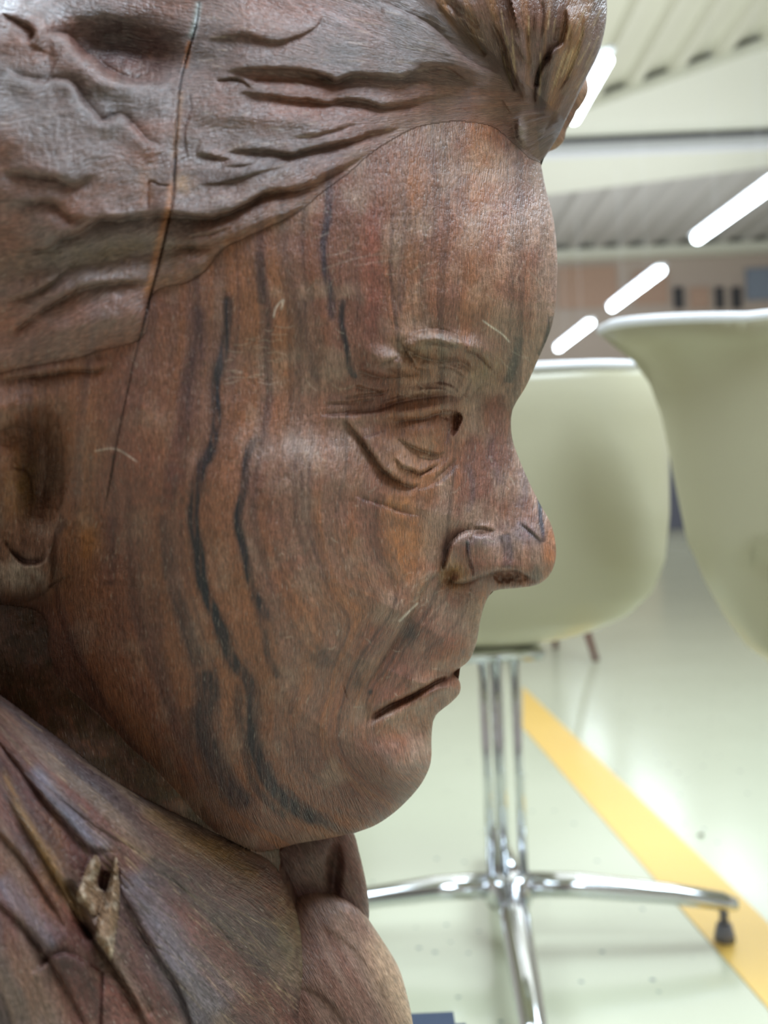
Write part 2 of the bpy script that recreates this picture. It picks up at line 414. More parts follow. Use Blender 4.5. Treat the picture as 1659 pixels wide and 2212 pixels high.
# ---- outlines (in the pixel units of the bust's middle plane)
FACE_R = [(1168, 351), (1178, 404), (1192, 456), (1200, 505), (1204, 565), (1203, 610), (1200, 660), (1189, 714), (1159, 784), (1136, 835), (1112, 874),
          (1104, 902), (1106, 945), (1120, 988), (1140, 1035), (1163, 1082), (1187, 1125), (1198, 1160), (1201, 1203), (1189, 1239), (1163, 1262),
          (1120, 1270), (1070, 1275), (1056, 1288), (1046, 1308), (1037, 1343), (1032, 1375), (1025, 1402), (1011, 1429), (984, 1450), (980, 1456),
          (991, 1468), (995, 1484), (991, 1500), (974, 1518), (945, 1541), (935, 1560), (932, 1600), (932, 1633), (926, 1662), (906, 1699), (874, 1735), (843, 1762), (808, 1784), (768, 1799)]
JAW = [(700, 1813), (645, 1822), (596, 1834), (545, 1836), (470, 1803), (385, 1750), (290, 1685), (222, 1630), (162, 1560), (126, 1486), (108, 1410), (100, 1340), (60, 1312), (-60, 1300)]
P_FACE = np.vstack([crv(FACE_R, 4), crv(JAW, 4), [(-420, 1250), (-500, 700), (-300, 150), (600, -100), (1080, -100), (1150, 200)]])
BUN = [(1290, -110), (1308, -40), (1311, 10), (1309, 48), (1301, 89), (1289, 125), (1268, 166), (1246, 212), (1226, 252), (1208, 290), (1190, 320), (1174, 342), (1168, 352)]
HAIRLINE = [(1140, 340), (1112, 312), (1060, 272), (980, 262), (900, 275), (850, 300), (800, 332), (750, 376), (700, 412), (640, 461), (570, 495), (526, 515), (480, 540), (440, 588), (395, 612), (350, 622), (325, 645),
            (320, 700), (298, 735), (219, 757), (157, 775), (78, 789), (0, 806), (-200, 850)]
P_HAIR = np.vstack([crv(BUN, 4), crv(HAIRLINE, 4), [(-600, 900), (-760, 500), (-700, 0), (-450, -330), (0, -480), (500, -520), (900, -440), (1180, -280)]])
COLLAR = [(-300, 1380), (-60, 1470), (0, 1500), (70, 1552), (136, 1602), (217, 1666), (325, 1732), (434, 1782), (532, 1826), (592, 1866), (629, 1936), (651, 2000), (664, 2060), (670, 2120), (668, 2212), (668, 2400)]
P_DRAPE = np.vstack([crv(COLLAR, 4), [(680, 2700), (640, 3900), (-760, 3900), (-800, 1700)]])
P_NECK = np.array([(-420, 1200), (120, 1250), (400, 1600), (600, 1790), (606, 1860), (602, 1900), (500, 1950), (0, 1700), (-500, 1600)], float)
P_EAR = crv([(-120, 826), (60, 850), (112, 900), (128, 1000), (122, 1100), (112, 1180), (114, 1240), (98, 1284), (60, 1312), (0, 1306), (-120, 1300)], 4, True)
P_SPL1 = crv([(206, 1846), (218, 1867), (211, 1908), (226, 1932), (210, 1978), (186, 1965), (162, 1938), (174, 1908), (187, 1872)], 3, True)
P_SPL2 = crv([(250, 1846), (257, 1894), (259, 1948), (250, 2020), (240, 2076), (222, 2050), (206, 2024), (216, 1962), (236, 1900)], 3, True)

W_face = tps([(1150, 450, 230), (1050, 420, 340), (900, 420, 440), (750, 480, 505), (600, 560, 548), (1120, 600, 310), (1000, 600, 385), (850, 620, 455), (700, 700, 503), (550, 750, 543), (400, 800, 572), (250, 850, 590),
    (100, 850, 600), (1090, 715, 300), (1010, 740, 362), (920, 765, 412), (820, 785, 450), (1070, 800, 215), (1000, 825, 285), (925, 840, 345), (850, 850, 392), (760, 870, 440), (680, 900, 470),
    (935, 925, 300), (890, 950, 345), (840, 970, 380), (900, 1045, 335), (1012, 930, 158), (1035, 960, 128), (1070, 900, 112), (1070, 1000, 95), (1120, 1100, 75), (990, 1040, 215), (1010, 1120, 180),
    (1080, 1130, 105), (1150, 1190, 86), (1040, 1200, 135), (900, 1140, 340), (800, 1090, 425), (700, 1050, 478), (600, 1000, 518), (500, 950, 548), (350, 1000, 575), (200, 1050, 588), (850, 1250, 385), (920, 1220, 315),
    (750, 1250, 442), (600, 1250, 503), (450, 1250, 538), (300, 1250, 560), (150, 1250, 570), (790, 1380, 385), (700, 1400, 432), (600, 1450, 452), (450, 1450, 492), (300, 1450, 508), (170, 1400, 520),
    (900, 1370, 262), (960, 1340, 200), (1000, 1380, 125), (860, 1450, 262), (930, 1430, 175), (760, 1480, 345), (820, 1530, 278), (890, 1500, 215), (960, 1480, 110), (740, 1600, 315), (850, 1610, 222), (800, 1690, 240), (650, 1650, 362),
    (550, 1550, 420), (400, 1600, 455), (500, 1700, 395), (600, 1740, 330), (700, 1760, 230), (200, 1550, 480), (300, 1650, 440), (0, 1000, 600), (-200, 900, 560), (-200, 1200, 540), (0, 400, 560), (600, 100, 450), (1000, 100, 300)])
R_face = tps([(1200, 450, 250), (1204, 560, 360), (1190, 714, 240), (1110, 880, 75), (1106, 950, 60), (1150, 1060, 48), (1200, 1190, 80), (1150, 1265, 60), (1060, 1285, 60), (1037, 1350, 110), (984, 1452, 100),
    (994, 1486, 90), (940, 1550, 120), (932, 1630, 210), (870, 1740, 220), (768, 1799, 190), (600, 1815, 150), (400, 1720, 130), (217, 1598, 110), (120, 1450, 90), (900, 1000, 120), (700, 600, 250), (300, 1000, 150), (600, 1300, 150)])
W_hair = tps([(1150, 320, 170), (1120, 255, 235), (1050, 200, 330), (950, 200, 400), (800, 200, 478), (650, 250, 525), (500, 300, 562), (350, 400, 600), (150, 400, 672), (0, 400, 700), (100, 620, 640), (0, 700, 625), (300, 560, 590),
    (450, 490, 572), (200, 740, 612), (1200, 120, 250), (1250, 20, 240), (1110, 60, 335), (1030, 90, 355), (950, 0, 410), (800, 60, 480), (650, 60, 520), (500, 60, 560), (300, 90, 560), (60, 60, 655), (150, 220, 640), (-300, 400, 640), (-300, 800, 560),
    (300, -300, 420), (900, -300, 320), (1200, -200, 150), (-650, 400, 250), (-400, -200, 380)])
R_hair = tps([(1311, 0, 240), (1289, 125, 190), (1240, 225, 120), (1180, 330, 110), (900, -440, 400), (-700, 0, 400), (500, -500, 400), (-600, 900, 400), (600, 300, 300)])
OFF_hair = tps([(1000, 262, 1), (900, 275, 3), (800, 332, 8), (700, 412, 14), (600, 485, 20), (480, 545, 24), (350, 622, 22), (300, 730, 20), (100, 780, 24), (500, 300, 50), (100, 400, 80), (1100, 200, 30), (900, 100, 50)])
W_drape = tps([(-50, 1540, 500), (60, 1620, 540), (160, 1720, 560), (220, 1800, 560), (350, 1840, 505), (500, 1930, 395), (600, 2040, 235), (450, 2080, 455), (300, 2050, 540), (100, 1900, 620), (0, 2100, 680), (200, 2200, 610), (560, 2200, 330), (420, 2200, 490),
    (-400, 2000, 650), (500, 2700, 400), (0, 2700, 680), (-700, 2600, 400), (0, 3500, 650), (500, 3500, 380)])
N_neck = tps([(0, 1400, 130), (80, 1440, 150), (30, 1340, 120), (150, 1560, 310), (250, 1650, 320), (350, 1720, 290), (450, 1790, 200), (550, 1840, 90), (610, 1880, 20), (-300, 1400, 200), (200, 1300, 200), (0, 1600, 330), (500, 1700, 150)])

# ---- carved lines: (points, kind, a, b, c)  edge: height, sharpness, decay (raised side = above a left-to-right line); cut: width, depth
EDGE_HAIR = [
    ([(470, 158), (530, 150), (596, 151), (652, 154), (703, 168), (728, 178), (764, 163), (840, 168), (863, 171), (900, 156), (932, 146), (972, 150), (1005, 174), (1049, 190)], 13, 3, 40),
    ([(500, 196), (574, 207), (624, 214), (669, 217), (714, 223), (731, 217), (773, 217), (806, 224), (826, 231), (863, 226), (900, 218), (940, 210), (988, 202)], 9, 3, 34),
    ([(464, 174), (512, 171), (546, 191)], 6, 3, 16),
    ([(420, 331), (456, 338), (498, 346)], 6, 2.5, 14), ([(484, 361), (520, 358), (557, 353)], 4, 2.5, 14),
    ([(480, 331), (526, 326), (568, 326), (624, 334), (652, 328), (680, 320), (725, 311), (764, 301), (811, 287), (883, 275)], 12, 3, 36),
    ([(0, 547), (60, 545), (107, 538), (135, 516), (168, 507), (213, 477), (269, 474), (359, 466), (442, 471), (484, 462), (526, 446), (568, 420), (596, 413), (638, 409), (680, 395), (722, 373), (762, 353), (800, 328), (850, 300)], 17, 3.5, 42),
    ([(330, 540), (400, 533), (442, 535), (484, 524), (526, 513), (568, 493), (610, 476), (638, 460), (680, 429), (697, 412)], 10, 3, 24),
    ([(12, 735), (60, 692), (110, 660), (172, 627), (250, 612), (330, 612)], 11, 4, 26),
    ([(0, 650), (60, 640), (110, 612), (150, 580), (180, 560)], 8, 4, 22),
    ([(811, 0), (871, 24), (924, 52), (972, 93), (1013, 129), (1053, 149), (1093, 158)], -14, 4, 30),
    ([(1060, 40), (1073, 69), (1089, 101), (1102, 149), (1120, 190), (1134, 226)], 10, 3, 24),
    ([(1106, 81), (1130, 125), (1158, 149)], 6, 3, 16),
    ([(1221, 8), (1223, 53), (1215, 89), (1194, 109), (1170, 141), (1158, 182), (1154, 234)], 13, 2.5, 22),
    ([(1262, 20), (1256, 80), (1240, 130), (1222, 175), (1200, 205)], 6, 3, 16),
    ([(1231, 214), (1211, 238), (1186, 263), (1170, 299)], -8, 2.5, 16),
    ([(1077, 206), (1093, 230), (1105, 250)], 6, 2.5, 12),
    ([(92, 73), (146, 76), (179, 107), (213, 132), (247, 157), (294, 171), (378, 174)], -24, 7, 50),
    ([(0, 140), (42, 165), (92, 175), (126, 171), (157, 179), (179, 213), (207, 247), (224, 261), (261, 247), (297, 280), (317, 303), (361, 322)], -13, 5, 34),
    ([(0, 372), (60, 380), (110, 385), (160, 400), (210, 372)], 9, 6, 34), ([(20, 430), (60, 440), (110, 436), (150, 470), (200, 470)], 7, 5, 26),
    ([(0, 28), (40, 45), (72, 68), (60, 100)], 12, 5, 26),
    ([(840, 96), (780, 60), (720, 30), (660, 0)], 5, 6, 40), ([(440, 90), (520, 76), (600, 90), (680, 60), (700, 20)], 6, 8, 40),
    ([(620, 300), (700, 288), (760, 270), (800, 262)], 4, 4, 18), ([(420, 400), (500, 392), (560, 372), (620, 360)], 4, 4, 20), ([(400, 510), (450, 505), (500, 490)], 4, 4, 14),
]
CUT_HAIR = [([(1088, 104), (1094, 150), (1112, 200)], 3, 8), ([(1158, 190), (1166, 150), (1190, 115)], 6, 12), ([(1205, 60), (1198, 90)], 4, 6), ([(1233, 60), (1226, 110), (1205, 160), (1190, 200)], 3, 4),
            ([(1290, 30), (1280, 80), (1262, 130)], 3, 3), ([(990, 40), (1020, 80), (1050, 125)], 6, 6), ([(1140, 60), (1138, 100), (1146, 140)], 4, 5), ([(1170, 0), (1172, 50), (1160, 100)], 4, 4), ([(960, 0), (1000, 30), (1040, 60)], 8, 6)]
EDGE_FACE = [
    ([(846, 910), (873, 907), (914, 903), (945, 893), (976, 889), (996, 895)], 9, 2.2, 15),
    ([(681, 897), (740, 895), (790, 890), (820, 885), (856, 873), (897, 864), (945, 857), (971, 855), (990, 864)], -5.5, 2.2, 13),
    ([(938, 825), (962, 828), (981, 837), (996, 854)], -3, 2.2, 9), ([(820, 868), (860, 856), (900, 850)], -2, 2.5, 8), ([(900, 838), (950, 838), (985, 850)], -2, 2, 7),
    ([(770, 796), (808, 811), (836, 816), (873, 813), (914, 808)], 8, 4, 26), ([(834, 798), (856, 805), (890, 812)], 5, 3, 14),
    ([(868, 744), (894, 762), (923, 774), (957, 778), (996, 780), (1012, 788), (1028, 804)], 11, 4, 26), ([(965, 784), (1000, 792), (1020, 808)], 5, 3, 12), ([(940, 792), (980, 800), (1008, 820)], 3, 3, 10),
    ([(1000, 756), (1029, 767), (1049, 786), (1068, 802)], 8, 4, 20), ([(866, 738), (878, 762), (900, 792)], 5, 4, 14), ([(884, 775), (900, 796), (930, 800)], 4, 3, 10),
    ([(880, 722), (930, 712), (980, 722), (1010, 745)], -5, 4, 16), ([(905, 740), (950, 742), (1000, 752)], 4, 4, 12), ([(860, 770), (840, 780), (812, 790)], -4, 4, 12),
    ([(762, 833), (800, 842), (832, 846)], 3.5, 3, 14), ([(740, 860), (790, 852), (830, 848), (850, 836)], 3, 3, 14), ([(700, 872), (760, 868), (820, 858)], 2.5, 3, 12),
    ([(1000, 856), (1010, 835), (1022, 815)], 4, 3, 10), ([(1012, 870), (1030, 840), (1050, 822)], 3, 3, 12), ([(930, 1040), (965, 1010), (990, 985)], 3, 3, 12),
    ([(900, 1060), (950, 1040), (990, 1000)], -2.5, 4, 14), ([(760, 1070), (820, 1090), (880, 1110), (915, 1115)], -4, 6, 26),
    ([(738, 900), (776, 945), (800, 979), (824, 1012), (856, 1037), (885, 1049), (915, 1044)], 7.5, 3, 22),
    ([(850, 985), (865, 1005), (889, 1015), (906, 1021), (933, 1010), (952, 998)], 4.5, 2, 10),
    ([(855, 945), (889, 964), (918, 974), (947, 981), (964, 972)], 5, 2, 10), ([(900, 985), (930, 991), (960, 984)], 2, 2, 6),
    ([(781, 948), (800, 940), (836, 928)], -2.5, 2.5, 8),
    ([(788, 1495), (808, 1453), (843, 1398), (882, 1335), (913, 1272), (953, 1229)], 10, 7, 44),
    ([(958, 1240), (958, 1222), (966, 1195), (975, 1173), (993, 1153), (1016, 1146), (1030, 1153)], -11, 3, 26),
    ([(1016, 1152), (1040, 1156), (1066, 1151)], -5, 2, 14), ([(1022, 1141), (1044, 1140), (1070, 1148)], 3, 2, 7),
    ([(960, 1242), (980, 1256), (1000, 1258), (1030, 1248), (1062, 1238), (1085, 1233), (1112, 1233), (1137, 1243), (1158, 1254)], 10, 2.5, 16),
    ([(792, 1551), (835, 1525), (874, 1508), (913, 1487), (945, 1469), (984, 1453)], 9, 2.5, 22),
    ([(100, 1180), (92, 1209), (54, 1215), (27, 1193), (0, 1155)], 8, 4, 18),
    ([(89, 1288), (117, 1261), (157, 1239)], 4, 3, 10), ([(122, 900), (134, 960), (136, 1030), (128, 1110)], 4, 4, 20), ([(118, 1150), (112, 1200), (112, 1250), (100, 1284)], -5, 3, 22), ([(-20, 1296), (50, 1300), (92, 1280)], 7, 4, 24), ([(-10, 930), (40, 920), (80, 930)], 5, 4, 24), ([(20, 1010), (60, 1020), (70, 1070), (64, 1120)], -5, 4, 16),
    ([(1122, 1128), (1150, 1152), (1171, 1173)], 2, 2.5, 10),
    ([(0, 820), (80, 812), (160, 800), (215, 800), (240, 780)], 5, 5, 22),
]
CUT_FACE = [([(1006, 1168), (1008, 1196), (1016, 1223), (1021, 1246)], 2.6, 6), ([(1081, 1157), (1086, 1190), (1085, 1230)], 3, 2.5), ([(880, 1012), (906, 1023), (935, 1010)], 3, 4),
            ([(800, 1555), (840, 1527), (874, 1510), (913, 1490), (945, 1475), (978, 1462)], 6, 12), ([(700, 1497), (720, 1470)], 2, 0), ([(740, 1478), (750, 1512)], 1.5, 3), ([(960, 900), (968, 930), (960, 960)], 4, 5)]
CRACK = crv([(432, -10), (425, 50), (408, 110), (392, 170), (385, 230), (380, 300), (378, 350), (376, 400), (370, 450), (355, 520), (338, 590), (322, 650), (308, 710), (298, 745), (285, 800), (268, 880), (250, 970), (238, 1040), (226, 1100)], 4)
EDGE_DRAPE = [
    ([(-40, 1560), (0, 1604), (65, 1690), (130, 1766), (190, 1830), (225, 1838), (256, 1838)], 12, 4, 44),
    ([(256, 1846), (262, 1924), (293, 1983), (336, 2060), (380, 2125), (412, 2212), (430, 2300)], 9, 5, 50),
    ([(0, 1696), (54, 1788), (108, 1875), (163, 1973), (190, 2011), (233, 2070), (282, 2146), (315, 2212), (360, 2320)], 15, 5, 34),
    ([(-30, 1930), (40, 1990), (90, 2050), (140, 2130), (190, 2230)], 10, 6, 36),
    ([(-20, 1780), (50, 1860), (110, 1950), (150, 2020)], 8, 5, 22),
    ([(60, 2110), (130, 2060), (190, 2080), (230, 2110)], -7, 4, 20),
    ([(300, 1860), (380, 1905), (460, 1985), (530, 2075), (590, 2150)], 4, 8, 40),
    ([(250, 1720), (350, 1790), (450, 1858), (540, 1925), (600, 1990)], 3, 8, 30),
    ([(20, 1640), (100, 1700), (200, 1780), (300, 1840), (400, 1900)], 2.5, 5, 24),
]
CUT_DRAPE = [([(140, 1900), (163, 1950), (185, 1998), (205, 2030)], 12, 34), ([(222, 2090), (219, 2140), (217, 2212), (214, 2300)], 3, 10), ([(228, 1880), (222, 1925)], 10, 22), ([(255, 2060), (290, 2120), (330, 2200)], 10, 8)]
rng = random.Random(5)
FINE_DRAPE = []
for k in range(46):     # loose knife marks following the folds
    x = rng.uniform(180, 600); y = 1790 + (x - 200) * .62 + rng.uniform(-30, 230); l = rng.uniform(30, 130); a = math.radians(rng.uniform(28, 50) if x < 520 else rng.uniform(5, 60))
    if x + l * math.cos(a) > 655: continue
    FINE_DRAPE.append(([(x, y), (x + .5 * l * math.cos(a), y + .5 * l * math.sin(a) + rng.uniform(-4, 4)), (x + l * math.cos(a), y + l * math.sin(a))], rng.uniform(1.6, 2.6), rng.uniform(1.0, 2.6)))

GCELL = 2.5
class Grid:
    def __init__(s, xs, ys):
        s.xs, s.ys = xs, ys; s.X, s.Y = np.meshgrid(xs, ys)
    def loc(s, P, r):
        i0, i1 = np.searchsorted(s.xs, [P[:, 0].min() - r, P[:, 0].max() + r]); j0, j1 = np.searchsorted(s.ys, [P[:, 1].min() - r, P[:, 1].max() + r])
        return (slice(j0, j1), slice(i0, i1))
    def edge(s, H, pts, h, sharp, dec, mask=None):
        P = crv(pts, 5); sl = s.loc(P, dec * 4)
        if H[sl].size == 0: return
        d, sd, t, _, _ = pdist(s.X[sl], s.Y[sl], P)
        if h < 0: sd = -sd; h = -h
        tp = np.clip(np.sin(np.pi * np.clip(t, 0, 1)), 0, 1) ** .7 * sm(t, 0, .1) * sm(1 - t, 0, .1)
        x, y = s.X[sl], s.Y[sl]; q = sd * d + 1.9 * vn(x / 13, y / 13, 7) + .8 * vn(x / 5, y / 5, 9)
        tp = tp * (.72 + .7 * (vn(x / 45, y / 45, 8) + .5))
        up = (1 - np.exp(-np.maximum(q, 0) / (sharp * 1.6))) * np.exp(-(np.maximum(q, 0) / (dec * 1.35)) ** 1.5)
        lo = -.75 * np.exp(-np.maximum(-q, 0) / (dec * .55))
        k = sm(q, -2.2, 2.2)
        H[sl] += h * (up * k + lo * (1 - k)) * tp
    def cut(s, H, pts, wid, dep, P=None):
        P = crv(pts, 5) if P is None else P; sl = s.loc(P, wid * 3)
        if H[sl].size == 0: return
        d, sd, t, _, _ = pdist(s.X[sl], s.Y[sl], P)
        H[sl] -= dep * np.exp(-(d / wid) ** 2) * sm(t, 0, .12) * sm(1 - t, 0, .12)
    def line(s, pts, wid, P=None, ends=.1):
        """0..1 mask of a soft line (for the wood's figure)"""
        P = crv(pts, 6) if P is None else P; r = np.zeros(s.X.shape); sl = s.loc(P, wid * 3)
        if r[sl].size:
            d, sd, t, _, _ = pdist(s.X[sl], s.Y[sl], P); r[sl] = np.exp(-(d / wid) ** 2) * sm(t, 0, ends) * sm(1 - t, 0, ends)
        return r
    def bump(s, H, cx, cy, rx, ry, ang, h, pw=1.0):
        a = math.radians(ang); dx = s.X - cx; dy = s.Y - cy
        u = (dx * math.cos(a) + dy * math.sin(a)) / rx; v = (-dx * math.sin(a) + dy * math.cos(a)) / ry
        H += h * np.exp(-(u * u + v * v) ** pw)
def sdist(g, P, near=None):
    d, _, _, nx, ny = pdist(g.X, g.Y, P, True); ins = inside(g.X, g.Y, P)
    return np.where(ins, d, -d), nx, ny

def S(*c): return np.array([(v / 255) ** 2.2 for v in c])
def mixc(A, B, t): return A * (1 - t[..., None]) + B * t[..., None]

PHI = []
for pts, v in (([(425, 650), (420, 750), (405, 850), (385, 950), (370, 1050), (365, 1150), (375, 1250), (400, 1350), (430, 1450), (440, 1550), (460, 1650), (520, 1740), (600, 1790)], 400),
               ([(490, 630), (485, 700), (470, 800), (465, 880), (455, 960), (430, 1010), (422, 1100), (430, 1200), (450, 1280), (480, 1380), (510, 1450), (515, 1550), (530, 1620), (560, 1690), (620, 1760), (700, 1795)], 490),
               ([(560, 700), (560, 850), (545, 960), (525, 1040), (517, 1130), (530, 1210), (548, 1270), (575, 1340), (600, 1420), (590, 1500), (590, 1600), (640, 1700), (740, 1770)], 560),
               ([(650, 650), (655, 750), (650, 900), (640, 1000), (640, 1080), (655, 1160), (680, 1230), (705, 1300), (740, 1370), (700, 1500), (680, 1600), (740, 1690), (820, 1740)], 660),
               ([(705, 470), (705, 600), (740, 680), (745, 760), (740, 1000), (720, 1100), (730, 1200), (770, 1280), (820, 1310)], 740), ([(850, 1130), (850, 1180), (870, 1240)], 860),
               ([(890, 400), (885, 500), (880, 650), (890, 850)], 900), ([(1000, 450), (990, 650), (970, 1080), (930, 1300), (870, 1380), (800, 1490), (780, 1600), (850, 1680)], 1000),
               ([(1100, 450), (1090, 650), (1080, 900), (1050, 1100), (1000, 1350), (900, 1460), (900, 1600)], 1100), ([(100, 800), (100, 1000), (90, 1300)], 100), ([(250, 850), (230, 1000), (230, 1200), (260, 1400), (330, 1550), (400, 1680)], 240)):
    PHI += [(x, y, v) for x, y in pts]
phi_f = tps(PHI)

def carve(g, fine):
    """builds every layer; returns relief, part label, outline distance + nearest outline point, figure colour, grain coordinates"""
    X, Y = g.X, g.Y
    sdF, nfx, nfy = sdist(g, P_FACE); sdH, nhx, nhy = sdist(g, P_HAIR); sdD, ndx, ndy = sdist(g, P_DRAPE); sdN, nnx, nny = sdist(g, P_NECK)
    # grain coordinates
    phi = phi_f(np.clip(X, 0, 1250), np.clip(Y, 300, 1850))
    gu_face = X * .75 + phi * .25 + 8 * fbm(X / 90, Y / 90, 3, 2)
    th = np.arctan2(Y - 215, 1330 - X); gu_h = th * 620 + 14 * fbm(X / 120, Y / 60, 8, 2)
    th2 = np.arctan2(X - 1140, 400 - Y); gu_b = th2 * 420 + 10 * fbm(X / 60, Y / 120, 9, 2); r_b = np.hypot(X - 1140, Y - 400)
    mb = sm(X - (960 + (Y - 40) * 1.1), -25, 25) * (Y < 420)
    th3 = np.arctan2(Y - 1389, X + 187); gu_d = th3 * 620 + 12 * fbm(X / 110, Y / 110, 12, 2); r_d = np.hypot(X + 187, Y - 1389)
    # ---- face
    B = 165 * sm(-X, -780, -400)
    Wf = W_face(X, Y)
    E = np.zeros_like(X)
    if fine: 
        for p_, h_, s_, d_ in EDGE_FACE: g.edge(E, p_, h_ * 3.0, s_, d_)
        for p_, w_, d_ in CUT_FACE: g.cut(E, p_, w_, d_ * 1.5)
    g.bump(E, 1035, 1200, 46, 46, 0, 34, 1.6)      # nostril wing
    g.bump(E, 970, 1246, 15, 17, 0, -34)           # pit behind the wing
    for P_, dep_ in ((crv([(952, 899), (972, 894), (990, 890), (999, 901), (993, 922), (979, 943), (969, 930), (966, 912)], 3, True), 44),      # inner corner of the eye
                     (crv([(1064, 1240), (1088, 1234), (1112, 1232), (1137, 1243), (1160, 1255), (1149, 1264), (1095, 1268), (1074, 1262)], 3, True), 30)):   # nostril
        sl = g.loc(P_, 6)
        if E[sl].size:
            d_ = pdist(X[sl], Y[sl], P_, True)[0]; E[sl] -= inside(X[sl], Y[sl], P_) * dep_ * (1 - np.exp(-d_ / 6)) * (1 + .8 * vn(X[sl] / 8, Y[sl] / 8, 15))
    g.bump(E, 925, 935, 52, 36, 12, 34, 1.3)       # eyeball
    g.bump(E, 962, 930, 10, 26, 8, -12)
    g.bump(E, 910, 883, 84, 13, -10, 30); g.bump(E, 930, 842, 60, 12, -6, 12)           # upper lid
    g.bump(E, 870, 990, 66, 24, 42, 20)            # lower lid
    g.bump(E, 905, 1035, 60, 12, 10, -4)
    g.bump(E, 1060, 830, 40, 60, 20, -34)
    g.bump(E, 950, 742, 80, 25, 6, 34); g.bump(E, 1040, 765, 50, 24, 30, 18); g.bump(E, 862, 782, 55, 20, 22, 22)   # brow
    g.bump(E, 940, 818, 80, 22, -4, -16); g.bump(E, 760, 850, 60, 30, 0, -12)
    g.bump(E, 700, 1020, 110, 60, -20, 10)         # cheekbone
    g.bump(E, 800, 1100, 130, 40, 20, -9)
    g.bump(E, 540, 800, 90, 150, 0, -12); g.bump(E, 900, 850, 130, 55, -4, -20)           # temple
    g.bump(E, 900, 1290, 70, 26, -55, 10)
    g.bump(E, 905, 1513, 84, 12, -28, 22); g.bump(E, 860, 1545, 60, 12, -26, 8); g.bump(E, 968, 1492, 20, 14, -20, 10)         # lower lip
    g.bump(E, 905, 1576, 80, 18, -14, -14)
    g.bump(E, 950, 1425, 60, 16, -28, 8)           # upper lip
    g.bump(E, 795, 1555, 26, 20, 0, -6)
    g.bump(E, 850, 1660, 70, 55, -30, 10)          # chin
    g.bump(E, 740, 1540, 40, 70, 10, 8)
    # ear
    g.bump(E, 92, 1020, 42, 100, 4, -120, 1.3); g.bump(E, 55, 935, 55, 40, 0, -40); g.bump(E, 52, 1248, 58, 40, 0, 34, 1.5); g.bump(E, 38, 1075, 26, 46, 0, 26)
    g.bump(E, 60, 1150, 46, 30, 0, 10); g.bump(E, -40, 1000, 60, 150, 0, 40); g.bump(E, 20, 880, 80, 30, 0, 12); g.bump(E, 150, 1250, 30, 60, 20, -14)
    E += 5.0 * fbm(X / 130, Y / 130, 21, 3) + 1.4 * vn(X / 34, Y / 46, 5)
    if fine:
        rough = np.exp(-((X - 950) / 60) ** 2 - ((Y - 750) / 42) ** 2) + .8 * np.exp(-((X - 40) / 90) ** 2 - ((Y - 1000) / 200) ** 2) + .6 * np.exp(-((X - 1040) / 40) ** 2 - ((Y - 815) / 40) ** 2)
        E += rough * 4.6 * fbm(X / 13, Y / 10, 31, 3) + .5 * vn(X / 9, Y / 20, 6)
    aF = np.sqrt(np.maximum(2 * np.maximum(R_face(np.clip(X, -100, 1250), np.clip(Y, 350, 1850)), 35) * np.maximum(sdF, 0) + 1.6 * np.maximum(sdF, 0) ** 2, 0))
    bnd = np.minimum(B, Wf * .75)
    V = np.maximum(Wf - bnd, 2.0); A = np.maximum(aF, 1e-3)
    face = bnd + (V ** -5 + A ** -5) ** -.2
    face = np.maximum(face + E * sm(sdF, -2, 30), np.minimum(face, 2))
    face = np.where(sdF > 0, face, -1e3)
    # ---- hair
    Wh = W_hair(X, Y); Eh = np.zeros_like(X)
    if fine:
        for p_, h_, s_, d_ in EDGE_HAIR: g.edge(Eh, p_, h_ * 1.45, s_, d_)
        for p_, w_, d_ in CUT_HAIR: g.cut(Eh, p_, w_, d_ * 1.6)
    g.bump(Eh, 285, 105, 130, 48, 14, -48, 1.2); g.bump(Eh, 620, 170, 130, 15, 3, -14); g.bump(Eh, 20, 40, 50, 40, 0, 10); g.bump(Eh, 1030, 95, 46, 26, 50, -22); g.bump(Eh, 1172, 170, 14, 46, 14, -20)
    g.bump(Eh, 620, 255, 180, 26, 2, 12); g.bump(Eh, 560, 370, 140, 24, -8, 12); g.bump(Eh, 560, 455, 120, 20, -24, 10); g.bump(Eh, 190, 300, 200, 90, 10, 18); g.bump(Eh, 250, 560, 150, 26, -10, -22)
    g.bump(Eh, 180, 700, 110, 30, -14, 12); g.bump(Eh, 1126, 285, 11, 26, -8, 22, 1.6); g.bump(Eh, 1112, 322, 12, 13, 0, -20); g.bump(Eh, 560, 60, 130, 30, 6, 12); g.bump(Eh, 1252, 70, 28, 90, 8, 10)
    gu_hair = gu_h * (1 - mb) + gu_b * mb
    Eh += (11 - 6 * sm(-X, -300, -150) * sm(-Y, -480, -430)) * fbm(gu_hair / 105, X / 420, 41, 3) + 5 * fbm(X / 110, Y / 90, 43, 3)
    if fine:
        Eh += (1 - mb) * (1 - .6 * sm(-X, -380, -250)) * (3.0 * vn(gu_h / 20, X / 150, 45) + 1.2 * vn(gu_h / 8, X / 110, 46)) + mb * (12.0 * vn(gu_b / 34, r_b / 190, 47) + 5.5 * vn(gu_b / 13, r_b / 120, 48) + 1.2 * vn(gu_b / 6, r_b / 90, 49))
        kn = np.exp(-((X - 1115) / 45) ** 2 - ((Y - 300) / 40) ** 2); Eh += kn * 9 * fbm(X / 15, Y / 17, 50, 3)
        Eh += sm(-X, -420, -250) * 5 * fbm(X / 90, Y / 60, 52, 2)
    aH = np.sqrt(2 * np.maximum(R_hair(np.clip(X, -700, 1320), np.clip(Y, -500, 900)), 60) * np.maximum(sdH, 0) + .5 * np.maximum(sdH, 0) ** 2)
